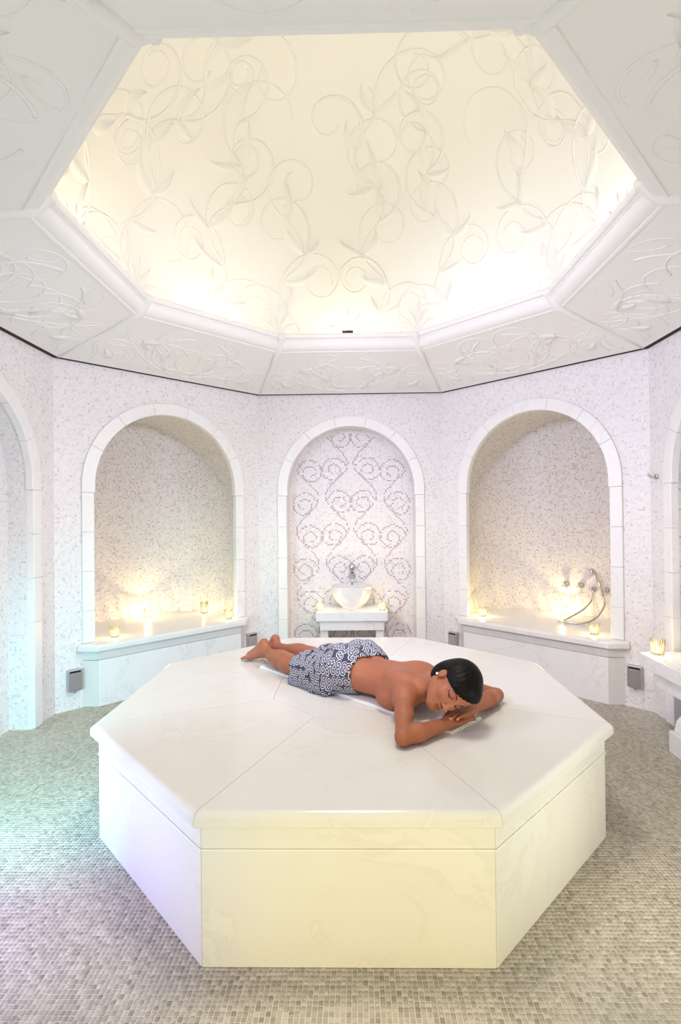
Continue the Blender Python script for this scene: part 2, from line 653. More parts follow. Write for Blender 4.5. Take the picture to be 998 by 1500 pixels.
# scroll pattern in darker tiles on the back niche: cells of the tile grid that the curves cross
def swirl_pattern():
    cells = set()
    k = 5.18 / 750.6 / 3.327           # pattern units (zoomed pixels) to metres
    X0, Y0 = 450.0, 0.0
    z_of = lambda y: 1.42 + (750.3 - (580 + y / 3.327)) / 750.6 * 5.2
    hw, zs = 0.627, 1.675

    def mark(x, y, every=1):
        t, z = (x - X0) * k, z_of(y)
        if abs(t) > hw - 0.03 or z > zs + math.sqrt(max(0, (hw - 0.03) ** 2 - t * t)) or z < 0.02:
            return
        cells.add((math.floor((t + hw) / WT), math.floor(z / WT)))
    stems = [(235, 55, 480), (380, 55, 310), (520, -55, 310), (667, -55, 480)]
    step = WT * 1.18 / k
    for (xc, A, y0) in stems:
        lx = ly = -999
        for q in range(0, 6000):
            y = 150 + q * 0.22
            x = xc + A * math.cos(2 * PI * (y - y0) / 320)
            if math.hypot(x - lx, y - ly) >= step:
                mark(x, y)
                lx, ly = x, y
        for j in range(-4, 9):
            y = y0 + 160 * j
            if y < 120 or y > 1460:
                continue
            sgn = math.copysign(1, A) * (1 if j % 2 == 0 else -1)    # stem lies to the right for +1
            cxs, cys = xc - 18 * sgn, y + 34
            lx = ly = -999
            for q in range(900):
                a = 0.35 + q / 899 * 2 * PI * 1.75
                r = 66 - 52 * q / 899
                x, y2 = cxs + sgn * r * math.cos(a), cys - r * math.sin(a)
                if math.hypot(x - lx, y2 - ly) >= step:
                    mark(x, y2)
                    lx, ly = x, y2
    m = MB()
    rnd = random.Random(5)
    h = WT * 0.42
    for (i, j) in sorted(cells):
        if rnd.random() < 0.06:
            continue
        cx_, cz = -hw + (i + 0.5) * WT, (j + 0.5) * WT
        y1, y0_ = 0.2402, 0.2385
        m.add([(cx_ - h, y1, cz - h), (cx_ + h, y1, cz - h), (cx_ + h, y1, cz + h), (cx_ - h, y1, cz + h),
               (cx_ - h, y0_, cz - h), (cx_ + h, y0_, cz - h), (cx_ + h, y0_, cz + h), (cx_ - h, y0_, cz + h)],
              [(4, 5, 6, 7), (0, 1, 5, 4), (1, 2, 6, 5), (2, 3, 7, 6), (3, 0, 4, 7)])
    o = m.build('swirl_tiles', M['swirl_tile'], W_B.o, fix=True)
    tag(o, label='dusky pink tiles set in curling scrolls', kind='stuff')


swirl_pattern()

# ------------------------------------------------------------------ floor
def make_floor():
    m = MB()
    R8 = (AP + 0.35) / math.cos(PI / 8)
    ring = [(R8 * math.cos(PI / 8 + k * PI / 4), R8 * math.sin(PI / 8 + k * PI / 4)) for k in range(8)]
    m.add([(x, y, -0.0012) for x, y in ring] + [(x, y, -0.12) for x, y in ring],
          [tuple(range(8)), tuple(range(15, 7, -1))] + [(k, (k + 1) % 8, 8 + (k + 1) % 8, 8 + k) for k in range(8)])
    m.box(-0.9, 0.9, -4.2, -2.3, -0.12, -0.004)
    fl = m.build('floor', M['grout'])
    tag(fl, kind='structure')
    h = WT * 0.425
    nx = np.arange(-146, 146)
    gx, gy = np.meshgrid(nx, np.arange(-105, 136), indexing='ij')
    cx_, cy_ = (gx.ravel() + 0.5) * WT, (gy.ravel() + 0.5) * WT
    octd = lambda x, y: np.maximum(np.maximum(np.abs(x), np.abs(y)), (np.abs(x) + np.abs(y)) * SQ)
    keep = ((octd(cx_, cy_) < AP - 0.004) | ((np.abs(cy_) < 0.612) & (cx_ > -AP - 0.150) & (cx_ < AP + 0.230))) & (octd(cx_ - PC[0], cy_ - PC[1]) > 1.1) & ~((cy_ > 1.0) & (np.abs(cx_) < 0.55))
    cx_, cy_ = cx_[keep], cy_[keep]
    order = np.argsort((cy_ + 1.42) ** 2 * 3.0 + (cx_ * 0.35) ** 2 + np.where(cy_ < -1.43, 99, 0))
    near, rest = order[:300], order[300:]
    rng = np.random.default_rng(3)

    def quads(cx, cy):
        n = len(cx)
        base = np.array([(-1, -1), (1, -1), (1, 1), (-1, 1)]) * h
        jit = rng.uniform(-0.0004, 0.0004, (n, 1, 2))
        xy = np.stack([cx, cy], 1)[:, None, :] + base[None] + jit
        top = np.concatenate([xy * 1.0, (rng.uniform(-0.0005, 0.0005, (n, 1, 1)) + rng.uniform(-0.0002, 0.0002, (n, 4, 1)))], 2)
        bot = np.concatenate([xy, np.full((n, 4, 1), -0.0038)], 2)
        v = np.concatenate([top, bot], 1).reshape(-1, 3)
        fb = np.array([(0, 1, 2, 3), (0, 4, 5, 1), (1, 5, 6, 2), (2, 6, 7, 3), (3, 7, 4, 0)])
        f = (np.arange(n) * 8)[:, None, None] + fb[None]
        return v, f.reshape(-1, 4)
    v, f = quads(cx_[rest], cy_[rest])
    me = bpy.data.meshes.new('tile_field')
    me.vertices.add(len(v))
    me.vertices.foreach_set('co', v.astype(np.float32).ravel())
    me.loops.add(f.size)
    me.loops.foreach_set('vertex_index', f.astype(np.int32).ravel())
    me.polygons.add(len(f))
    me.polygons.foreach_set('loop_start', np.arange(0, f.size, 4, dtype=np.int32))
    me.update(calc_edges=True)
    me.materials.append(M['floor_tile'])
    o = bpy.data.objects.new('tile_field', me)
    link(o, fl)
    tag(o, kind='stuff')
    # the nearest tiles, one by one
    v1, f1 = quads(np.array([0.0]), np.array([0.0]))
    tm = bpy.data.meshes.new('tile')
    tm.from_pydata([tuple(p) for p in v1], [], [tuple(int(i) for i in q) for q in f1])
    tm.materials.append(M['floor_tile'])
    for i in near:
        o = bpy.data.objects.new('tile', tm)
        o.location = (float(cx_[i]), float(cy_[i]), float(rng.uniform(-0.0004, 0.0004)))
        link(o, fl)
    return fl


make_floor()

# ------------------------------------------------------------------ ceiling: sloped carved panels, cornice, dome
CEIL_AP, CEIL_Z = 2.116, 2.601
COR_AP, COR_Z = 1.405, 2.784
DR, DZ = 1.52, 2.80
LIP_AP, LIP_TOP = 1.313, 2.905
ceil = empty('ceiling', (0, 0, 0))
tag(ceil, kind='structure')


def clothoid(h, k0, k1, length, ds=0.014, kmax=38.0):
    """heading changes along the way; yields headings"""
    out, s = [], 0.0
    while s < length:
        k = k0 + k1 * s
        if abs(k) > kmax:
            break
        h += k * ds
        out.append(h)
        s += ds
    return out


def leaf_mesh(place, p0, h, L, wd, bend, mat, parent, name):
    """raised pointed leaf; place(u, v, lift) maps the flat pattern onto the surface"""
    m = MB()
    n = 7
    L0, C0, R0 = [], [], []
    u, v = p0
    for i in range(n + 1):
        f = i / n
        w_ = wd * (math.sin(PI * min(1, f ** 0.75)) * (1 - 0.25 * f) + 0.02)
        C0.append(place(u, v, 0.020 * math.sin(PI * min(1, f * 0.9 + 0.08)) + 0.004))
        L0.append(place(u - math.sin(h) * w_, v + math.cos(h) * w_, -0.003))
        R0.append(place(u + math.sin(h) * w_, v - math.cos(h) * w_, -0.003))
        u += math.cos(h) * L / n
        v += math.sin(h) * L / n
        h += bend / n
    vs_ = L0 + C0 + R0
    k = n + 1
    fs = []
    for i in range(n):
        fs += [(i, i + 1, k + i + 1, k + i), (k + i, k + i + 1, 2 * k + i + 1, 2 * k + i)]
    m.add(vs_, fs)
    return m.build(name, mat, parent, smooth=True, fix=False)


def stroke(place, p0, heads, r, mat, parent, name, ds=0.014, taper=True, scale=None):
    u, v = p0
    P, N = [], []
    for h in heads:
        su = 1.0 if scale is None else scale(v)
        u += math.cos(h) * ds / su
        v += math.sin(h) * ds
        P.append(place(u, v, 0.0))
        N.append((place(u, v, 0.01) - place(u, v, -0.01)).normalized())
    if len(P) < 4:
        return (u, v)
    m = MB()
    rr = [r * (1.0 - 0.55 * i / len(P)) for i in range(len(P))] if taper else [r] * len(P)
    m.tube(P[::1], rr, n=6, flat=0.85, up=N)
    m.build(name, mat, parent, smooth=True, fix=False)
    return (u, v)


def make_ceiling():
    rnd = random.Random(11)
    for i in range(8):
        # stone panel with a thickness
        pan = sector(i, [(COR_AP - 0.01, COR_Z), (CEIL_AP, CEIL_Z), (CEIL_AP, CEIL_Z + 0.03), (COR_AP - 0.01, COR_Z + 0.06)], 0.001).build('ceiling_panel', M['plaster'], ceil)
        # cornice: hollow moulding rising to the rounded lip of the opening
        prof = [(COR_AP + 0.02, COR_Z - 0.004), (COR_AP + 0.012, COR_Z - 0.012), (COR_AP, COR_Z - 0.008)]
        for q in range(9):
            a = q / 8 * PI / 2
            prof.append((COR_AP - 0.062 * math.sin(a) - 0.004, COR_Z + 0.066 - 0.066 * math.cos(a)))
        prof += [(LIP_AP + 0.022, 2.850), (LIP_AP + 0.022, 2.862)]
        for q in range(7):
            a = -PI / 2 + q / 6 * PI
            prof.append((LIP_AP + 0.014 - 0.014 * math.cos(a), 2.884 + 0.021 * math.sin(a)))
        prof += [(LIP_AP + 0.05, 2.905), (LIP_AP + 0.05, COR_Z + 0.05), (COR_AP + 0.02, COR_Z + 0.04)]
        sector(i, prof, 0.0005).build('cornice', M['plaster'], ceil)
        sector(i, [(LIP_AP + 0.045, DZ + 0.03), (1.56, DZ + 0.03), (1.56, DZ + 0.05), (LIP_AP + 0.045, DZ + 0.05)]).build('cove_ledge', M['plaster'], ceil)
        # rib over the seam between two panels, swelling to a boss at the opening
        th = math.radians(45 * i + 22.5)
        dr = Vector((math.cos(th), math.sin(th), 0))
        c8 = 1 / math.cos(PI / 8)
        m = MB()
        path, rad = [], []
        pts = [(CEIL_AP * c8 - 0.005, CEIL_Z + 0.004, 0.010), (1.9 * c8, CEIL_Z + 0.052, 0.010), (1.62 * c8, CEIL_Z + 0.118, 0.013), (1.52 * c8, CEIL_Z + 0.142, 0.024), (COR_AP * c8 + 0.03, COR_Z - 0.003, 0.030),
               (COR_AP * c8 - 0.02, COR_Z + 0.01, 0.032), (1.35 * c8, COR_Z + 0.055, 0.033), (1.325 * c8, COR_Z + 0.085, 0.034), (LIP_AP * c8 + 0.002, 2.868, 0.033), (LIP_AP * c8 - 0.006, 2.888, 0.024), (LIP_AP * c8 - 0.008, 2.898, 0.010), (LIP_AP * c8 - 0.008, 2.900, 0.001)]
        for (rr, z, r) in pts:
            path.append(dr * rr + Vector((0, 0, z)))
            rad.append(r)
        m.tube(path, rad, n=14)
        m.build('panel_rib', M['plaster'], ceil, smooth=True)
        # carved scrolls on the panel
        th = math.radians(45 * i)
        n = Vector((math.cos(th), math.sin(th), 0))
        t = Vector((-n.y, n.x, 0))
        slope = (COR_Z - CEIL_Z) / (CEIL_AP - COR_AP)
        nrm = Vector((n.x * -slope, n.y * -slope, -1)).normalized()

        def place(u, v, lift, n=n, t=t, nrm=nrm):
            a = CEIL_AP - v
            return n * a + t * u + Vector((0, 0, CEIL_Z + v * slope)) + nrm * lift
        for sg in (-1, 1):
            hw_ = CEIL_AP * T8
            # long S stems, each ending in curls
            for (fu, v0, hd, k0, k1, L, r) in [
                (0.03, 0.05, 0.25, 0.9, 0.5, 1.5, 0.0105), (0.10, 0.60, -0.3, -3.2, -3.0, 1.6, 0.0105), (0.30, 0.08, 2.6, -4.2, -4.0, 1.3, 0.010), (0.55, 0.06, 2.4, -4.6, -4.5, 1.2, 0.009),
                (0.20, 0.30, 0.2, 4.4, 4.2, 1.2, 0.010), (0.50, 0.36, -0.9, 5.2, 4.0, 1.1, 0.009), (0.78, 0.06, 2.2, -6.0, -5, 0.9, 0.008), (0.34, 0.52, 3.0, -5.5, -5, 1.0, 0.009),
                (0.05, 0.36, 1.3, -5.0, -6, 1.0, 0.009), (0.66, 0.20, 2.9, -6.0, -5.0, 0.9, 0.008), (0.44, 0.18, 0.2, 7.0, 6.0, 0.8, 0.008), (0.88, 0.05, 2.6, -5, -7, 0.6, 0.007)]:
                u0 = sg * fu * hw_
                h0 = hd if sg > 0 else PI - hd
                j = rnd.uniform(-0.15, 0.15)
                heads = clothoid(h0 + j, sg * k0, sg * k1, L)
                # stay on the panel
                u, v, ok = u0, v0, []
                for h in heads:
                    u += math.cos(h) * 0.014
                    v += math.sin(h) * 0.014
                    if v < 0.03 or v > 0.66 or abs(u) > (CEIL_AP - v) * T8 - 0.04:
                        break
                    ok.append(h)
                stroke(place, (u0, v0), ok, r * rnd.uniform(0.85, 1.1), M['plaster'], pan, 'carved_scroll')
            for (fu, v0, hd, L, wd) in [(0.22, 0.22, 1.2, 0.2, 0.03), (0.5, 0.40, 2.4, 0.16, 0.026), (0.36, 0.36, 0.3, 0.16, 0.024), (0.62, 0.14, 0.5, 0.14, 0.022), (0.12, 0.10, 0.9, 0.18, 0.028)]:
                leaf_mesh(place, (sg * fu * hw_, v0), hd if sg > 0 else PI - hd, L, wd, 0.9 * sg, M['plaster'], pan, 'carved_leaf')


make_ceiling()


def make_dome():
    m = MB()
    prof = [(DR, DZ - 0.01), (DR, DZ + 0.10)]
    NP = 28
    for k in range(1, NP):
        a = k / NP * PI / 2
        prof.append((DR * math.cos(a), DZ + 0.10 + DR * math.sin(a)))
    prof.append((0.004, DZ + 0.10 + DR))
    m.lathe(prof, (0, 0, 0), 72)
    dome = m.build('dome', M['dome'], ceil, smooth=True, fix=False)
    z0 = DZ + 0.10

    def place(u, v, lift):
        phi = v / DR
        az = u
        r = DR - lift
        return Vector((r * math.cos(phi) * math.cos(az), r * math.cos(phi) * math.sin(az), z0 + r * math.sin(phi)))
    sc = lambda v: DR * max(0.08, math.cos(v / DR))
    rnd = random.Random(4)
    # climbing stems with alternate curls and leaves
    NS = 14
    for i in range(NS):
        az = 2 * PI * i / NS + 0.1 + rnd.uniform(-0.06, 0.06)
        top = (2.05, 1.15, 1.6)[i % 3]
        sg = 1 if i % 2 else -1
        heads, h0 = [], PI / 2
        n = int(top / 0.014)
        ph = rnd.uniform(0, 1)
        for k in range(n):
            s = k * 0.014
            heads.append(PI / 2 + sg * 0.85 * math.sin(2 * PI * (s / 0.78 + 0.1 * ph)))
        u, v = az, 0.05
        knots = []
        for k, h in enumerate(heads):
            u += math.cos(h) * 0.014 / sc(v)
            v += math.sin(h) * 0.014
            if k % 20 == 13 and v < 1.95:
                knots.append((u, v, h))
        stroke(place, (az, 0.05), heads, 0.014, M['dome'], dome, 'vine_stem', scale=sc)
        for q, (u, v, h) in enumerate(knots):
            s2 = 1 if (q % 2 == 0) else -1
            s2 *= sg
            hd = h + s2 * rnd.uniform(-0.25, 0.25)
            k0 = s2 * rnd.uniform(1.6, 3.6)
            k1 = s2 * rnd.uniform(3.5, 9.0)
            hs = clothoid(hd - s2 * 0.5, k0, k1, rnd.uniform(0.9, 1.5), kmax=30)
            if v > 1.75:
                hs = hs[:40]
            e = stroke(place, (u, v), hs, rnd.uniform(0.010, 0.0135), M['dome'], dome, 'vine_tendril', scale=sc)
            if v < 1.8:
                leaf_on(place, (u, v), hd + s2 * 1.0, rnd.uniform(0.2, 0.32), rnd.uniform(0.034, 0.055), -s2 * rnd.uniform(0.6, 1.3), dome, sc)
            if q % 2 == 0 and v < 1.6:
                leaf_on(place, (u, v), hd - s2 * 1.3, rnd.uniform(0.16, 0.26), rnd.uniform(0.028, 0.042), s2 * rnd.uniform(0.6, 1.2), dome, sc)
    # lotus-like leaf fans at the foot
    for i in range(16):
        az = 2 * PI * i / 16
        for dh in (-0.8, -0.35, 0.0, 0.35, 0.8):
            leaf_on(place, (az, 0.03), PI / 2 + dh, 0.25 - 0.06 * abs(dh), 0.034, dh * 0.7, dome, sc)
    # wavy lower hem of the relief
    NF = 28
    for i in range(NF):
        a0, a1 = 2 * PI * i / NF, 2 * PI * (i + 0.93) / NF
        P, N, rr = [], [], []
        for k in range(17):
            f = k / 16
            az = a0 + (a1 - a0) * f
            v = 0.012 + 0.022 * abs(math.sin(2 * PI * f)) + 0.012 * math.sin(PI * f)
            P.append(place(az, v, 0.0))
            N.append((place(az, v, 0.01) - place(az, v, -0.01)).normalized())
            rr.append(0.008 + 0.007 * math.sin(PI * f))
        m = MB()
        m.tube(P, rr, n=6, up=N)
        m.build('hem_scallop', M['dome'], dome, smooth=True, fix=False)


def leaf_on(place, p0, h, L, wd, bend, parent, sc):
    def pl(u, v, lift):
        return place(p0[0] + (u - p0[0]) / sc(p0[1]), v, lift)
    return leaf_mesh(pl, p0, h, L, wd, bend, M['dome'], parent, 'vine_leaf')


make_dome()
# small black lamp housing on the cornice lip above the back arch
m = MB()
m.box(-0.045, 0.045, -0.012, 0.03, 0.0, 0.016)
o = m.build('cove_lamp', M['black'], bevel=0.002, loc=(-0.005, LIP_AP + 0.014, LIP_TOP + 0.0005))
tag(o, 'small flat black lamp housing on the lip of the dome opening above the back arch', 'lamp')

# ------------------------------------------------------------------ heated marble platform
plat = empty('heated_platform', (PC[0], PC[1], 0))
tag(plat, 'large octagonal white marble platform with yellowish front in the middle of the room', 'platform')
BA, LA, IA = 1.1226, 1.1551, 0.39
for i in range(8):
    prof = [(IA, PH - 0.045), (IA, PH)]
    for q in range(7):
        a = q / 6 * PI / 2
        prof.append((LA - 0.026 + 0.026 * math.sin(a), PH - 0.026 + 0.026 * math.cos(a)))
    prof += [(LA, PH - 0.043), (LA - 0.006, PH - 0.049), (BA - 0.03, PH - 0.049)]
    o = sector(i, prof, 0.0007).build('top_slab', M['marble_top'], plat)
    sector(i, [(BA - 0.05, 0.373), (BA, 0.373), (BA, 0.453), (BA - 0.05, 0.453)], 0.0008).build('frieze_slab', M['marble'], plat, bevel=0.002, seg=1)
    sector(i, [(BA - 0.05, 0.0), (BA, 0.0), (BA, 0.3695), (BA - 0.05, 0.3695)], 0.0008).build('side_slab', M['marble'], plat, bevel=0.002, seg=1)
    sector(i, [(BA - 0.04, 0.368), (BA + 0.0035, 0.3685), (BA + 0.0035, 0.374), (BA - 0.04, 0.3745)], 0.0).build('bead', M['marble_trim'], plat)
m = MB()
R, _ = [], 0
c8 = 1 / math.cos(PI / 8)
ringp = lambda a, z: [(a * c8 * math.cos(PI / 8 + k * PI / 4), a * c8 * math.sin(PI / 8 + k * PI / 4), z) for k in range(8)]
m.loft([ringp(IA - 0.0013, PH - 0.045), ringp(IA - 0.0013, PH)])
m.build('centre_slab', M['marble_top'], plat, bevel=0.001, seg=1)
m = MB()
m.loft([ringp(BA - 0.03, 0.002), ringp(BA - 0.03, PH - 0.046), ringp(BA - 0.05, PH - 0.0035)])
m.build('mortar_core', M['mortar'], plat)

# ------------------------------------------------------------------ benches in the deep niches
def bench(w, label):
    b = empty('stone_bench', tuple(w.P(0, 0, 0)), w.rz)
    tag(b, label, 'bench', 'marble benches in the deep niches')
    fr, ch = -0.085, 0.625
    ze = 0.715
    # plan outline of the body front: chamfered ends
    def strip(y_front, half, end, z0, z1, name, mat, y_back=-0.0, bevel=0.002):
        m = MB()
        pl = [(-half, y_front), (half, y_front), (half, y_front + 0.05), (-half, y_front + 0.05)]
        m.loft([[(x, y, z0) for x, y in pl], [(x, y, z1) for x, y in pl]])
        return m.build(name, mat, b, bevel=bevel, seg=1)
    strip(fr, ch, ze, 0.0, 0.349, 'front_slab', M['marble_vein'])
    strip(fr, ch, ze, 0.352, 0.424, 'frieze_slab', M['marble'])
    for s in (-1, 1):
        for (z0, z1, nm) in ((0.0, 0.349, 'end_slab'), (0.352, 0.424, 'end_frieze')):
            m = MB()
            pl = [(s * (ch + 0.001), fr), (s * (ch + 0.095), fr + 0.085 + 0.01), (s * (ch + 0.03), fr + 0.095), (s * (ch + 0.001), fr + 0.05)]
            m.loft([[(x, y, z0) for x, y in pl], [(x, y, z1) for x, y in pl]])
            m.build(nm, M['marble'], b, bevel=0.002, seg=1)
    # seat slab with a rounded nose, reaching to the back of the niche
    m = MB()
    prof = []
    for (off, z) in [(0.008, BENCH_Z - 0.052), (-0.0, BENCH_Z - 0.048)] + [(-0.0 + 0.022 - 0.022 * math.cos(a), BENCH_Z - 0.022 + 0.022 * math.sin(a)) for a in [q / 6 * PI / 2 for q in range(7)]]:
        prof.append((off, z))
    rings = []
    for off, z in prof:
        yf = fr - 0.058 + off
        hx = ch + 0.02 - off * 0.4
        ex = ze + 0.035 - off
        pts = [(-ex, -0.003), (-ex, yf + ex - hx), (-hx, yf), (hx, yf), (ex, yf + ex - hx), (ex, -0.003)]
        # the part inside the niche
        NQ = 16
        ap_ = []
        for k in range(NQ + 1):
            a = PI * k / NQ
            e = 2.0 / 3.0
            cx_, sx_ = math.cos(a), math.sin(a)
            ap_.append((0.677 * math.copysign(abs(cx_) ** e, cx_), 0.002 + 0.754 * abs(sx_) ** e))
        rings.append([(x, y, z) for x, y in pts + ap_])
    m.loft(rings)
    m.build('seat_slab', M['marble'], b, smooth=False)
    return b


bench(W_L, 'white marble bench filling the niche left of the washbasin, three candles on it')
bench(W_R, 'white marble bench filling the niche with the hand shower and its hose')

# ------------------------------------------------------------------ wash stands, basins, tap
def basin(loc, label, r=0.198, h=0.205):
    m = MB()
    prof = [(0.0005, 0.0), (0.095, 0.0), (0.10, 0.006), (0.098, 0.014)]
    for k in range(1, 13):
        f = k / 12
        prof.append((0.098 + (r - 0.098) * math.sin(f * PI / 2) ** 0.85, 0.014 + (h - 0.014) * f ** 1.15))
    prof += [(r + 0.003, h + 0.004), (r - 0.004, h + 0.007), (r - 0.013, h)]
    for k in range(1, 11):
        f = k / 10
        prof.append(((r - 0.014) * math.cos(f * PI / 2) ** 0.8 + 0.0005, h - (h - 0.03) * math.sin(f * PI / 2)))
    m.lathe(prof, (0, 0, 0), 48)
    o = m.build('washbasin', M['marble_vein'], smooth=True, fix=True, loc=loc)
    tag(o, label, 'washbasin')
    return o


def washstand(w, half, front, label, scroll=False, top=0.53):
    s_ = empty('washstand', tuple(w.P(0, 0, 0)), w.rz)
    tag(s_, label, 'washstand', None)
    back = 0.236
    m = MB()
    m.box(-half, half, front, back, top - 0.088, top)
    m.build('counter_slab', M['marble_vein'], s_, bevel=0.006)
    ah = half - 0.035 if not scroll else half - 0.12
    m = MB()
    m.box(-ah, ah, front + 0.03, back, top - 0.178, top - 0.089)
    m.build('apron', M['marble_vein'], s_, bevel=0.004)
    if not scroll:
        for sg in (-1, 1):
            m = MB()
            x0, x1 = sorted((sg * (ah - 0.004), sg * (ah - 0.075)))
            m.box(x0, x1, front + 0.06, back, 0.0, top - 0.179)
            m.build('leg', M['marble_vein'], s_, bevel=0.004)
        m = MB()
        m.tube([(0, back - 0.11, 0.0), (0, back - 0.11, top - 0.179)], 0.012, 10)
        m.build('drain_pipe', M['chrome'], s_, smooth=True)
    else:
        for sg in (-1, 1):
            # scroll-shaped console leg cut from a slab, standing on a foot block
            prof = [(0.00, 0.13), (0.015, 0.19), (0.055, 0.235), (0.085, 0.27), (0.075, 0.31), (0.02, 0.345), (0.02, top - 0.179)]
            m = MB()
            x0 = sg * (ah - 0.185)
            left = [(0.09 - p[0] if False else p[0], p[1]) for p in prof]
            ring = [(front + 0.06 + y, z) for y, z in left] + [(back, top - 0.179), (back, 0.13)]
            m.loft([[(x0 - 0.05, y, z) for y, z in ring], [(x0 + 0.05, y, z) for y, z in ring]])
            m.build('leg', M['marble'], s_, bevel=0.004, seg=1)
            m = MB()
            m.box(x0 - 0.065, x0 + 0.065, front + 0.04, back, 0.0, 0.129)
            m.build('foot_block', M['marble'], s_, bevel=0.004)
    return s_


washstand(W_B, 0.335, -0.225, 'white veined marble washstand under the back arch')
washstand(W_RR, 0.51, -0.31, 'marble washstand with scroll legs cut off by the right frame edge', scroll=True)
basin(tuple(W_B.P(0.0, 0.02, 0.5305)), 'round white marble washbasin under the chrome wall tap')
basin(tuple(W_RR.P(-0.0, -0.11, 0.5305)), 'marble washbasin on the washstand with scroll legs')

# chrome wall tap over the back basin
tap = empty('wall_tap', tuple(W_B.P(0.004, 0.236, 0.815)), W_B.rz)
tag(tap, 'chrome wall tap with a round knob above the back washbasin', 'tap')
m = MB()
m.lathe([(0.0005, 0.0), (0.034, 0.0), (0.034, 0.012), (0.024, 0.018), (0.024, 0.05), (0.018, 0.058), (0.0005, 0.06)], (0, 0, 0), 24)
o = m.build('spout_flange', M['chrome'], tap, smooth=True)
o.rotation_euler = (PI / 2, 0, 0)
m = MB()
m.tube([(0, -0.02, 0), (0, -0.10, 0.004), (0, -0.135, -0.004), (0, -0.155, -0.03), (0, -0.16, -0.075)], [0.014, 0.013, 0.013, 0.013, 0.012], 12)
m.build('spout', M['chrome'], tap, smooth=True)
m = MB()
m.lathe([(0.0005, 0.0), (0.033, 0.0), (0.033, 0.01), (0.02, 0.014), (0.02, 0.035), (0.029, 0.04), (0.029, 0.062), (0.022, 0.07), (0.0005, 0.072)], (0, 0, 0), 20)
o = m.build('valve_knob', M['chrome'], tap, smooth=True, loc=(0, 0, 0.088))
o.rotation_euler = (PI / 2, 0, 0)

# ------------------------------------------------------------------ hand shower in the right niche
def apse_d(t, hw=0.68, dep=0.76):
    x = min(1.0, abs(t) / hw)
    return dep * (1 - x ** 3.0) ** (1 / 3.0)


def valve(t, z, label):
    d = apse_d(t) - 0.002
    v = empty('shower_valve', tuple(W_R.P(t, d, z)), W_R.rz)
    tag(v, label, 'valve', 'shower valves in the right niche')
    m = MB()
    m.lathe([(0.0005, 0), (0.03, 0), (0.03, 0.008), (0.016, 0.014), (0.016, 0.04), (0.0005, 0.042)], (0, 0, 0), 20)
    o = m.build('flange', M['chrome'], v, smooth=True)
    o.rotation_euler = (PI / 2, 0, 0)
    m = MB()
    for k in range(4):
        a = k * PI / 2 + 0.5
        m.tube([(0, -0.045, 0), (0.033 * math.cos(a), -0.045, 0.033 * math.sin(a))], [0.008, 0.0065], 8)
    m.lathe([(0.0005, 0.0), (0.013, 0.0), (0.013, 0.02), (0.0005, 0.022)], (0, 0, 0), 12)
    m.build('cross_handle', M['chrome'], v, smooth=True)


valve(-0.03, 0.752, 'chrome shower valve in the right niche, further from the hand shower')
valve(0.105, 0.755, 'chrome shower valve in the right niche, beside the hose outlet')
t_o, z_o = 0.225, 0.73
d_o = apse_d(t_o)
sh = empty('hand_shower', tuple(W_R.P(t_o, d_o - 0.002, z_o)), W_R.rz)
tag(sh, 'chrome hand shower with a looping metal hose in the right niche', 'shower')
m = MB()
m.lathe([(0.0005, 0), (0.026, 0), (0.026, 0.008), (0.014, 0.014), (0.014, 0.035), (0.0005, 0.036)], (0, 0, 0), 20)
m.tube([(0, 0, 0.03), (0, -0.012, 0.042), (0, -0.03, 0.043)], 0.011, 10)
o = m.build('hose_outlet', M['chrome'], sh, smooth=True)
o.rotation_euler = (PI / 2, 0, 0)


def loc_s(t, d, z):
    return Vector((t - t_o, d - (d_o - 0.002), z - z_o))


t_b, z_b = 0.335, 0.735
d_b = apse_d(t_b)
m = MB()
m.tube([loc_s(t_b + 0.012, d_b - 0.001, z_b), loc_s(t_b + 0.012, d_b - 0.035, z_b)], 0.014, 12)
m.box(*[c for ax in range(3) for c in (loc_s(t_b + 0.012, d_b - 0.004, z_b)[ax] - (0.022, 0.006, 0.026)[ax], loc_s(t_b + 0.012, d_b - 0.004, z_b)[ax] + (0.022, 0.006, 0.026)[ax])])
m.build('holder', M['steel'], sh, smooth=False)
m = MB()
hb, ht = loc_s(t_b - 0.012, d_b - 0.05, z_b - 0.05), loc_s(t_b - 0.062, d_b - 0.095, z_b + 0.165)
m.tube([hb + (ht - hb) * f for f in (0, 0.1, 0.5, 0.85, 1.0)], [0.009, 0.012, 0.013, 0.012, 0.014], 12)
m.build('handset_grip', M['chrome'], sh, smooth=True)
m = MB()
hd = ht + Vector((-0.004, -0.01, 0.004))
ax = Vector((-0.75, -0.45, -0.2)).normalized()
m.tube([hd - ax * 0.012, hd, hd + ax * 0.02, hd + ax * 0.03], [0.014, 0.026, 0.032, 0.03], 18)
m.build('shower_head', M['chrome'], sh, smooth=True)


def bez(P, n=40):
    """smooth curve through the points"""
    P = [Vector(p) for p in P]
    out = []
    for i in range(len(P) - 1):
        p0, p1, p2, p3 = P[max(i - 1, 0)], P[i], P[i + 1], P[min(i + 2, len(P) - 1)]
        for k in range(n // (len(P) - 1) + 1):
            t = k / (n // (len(P) - 1) + 1)
            out.append(0.5 * ((2 * p1) + (p2 - p0) * t + (2 * p0 - 5 * p1 + 4 * p2 - p3) * t * t + (3 * p1 - p0 - 3 * p2 + p3) * t ** 3))
    out.append(P[-1])
    return out


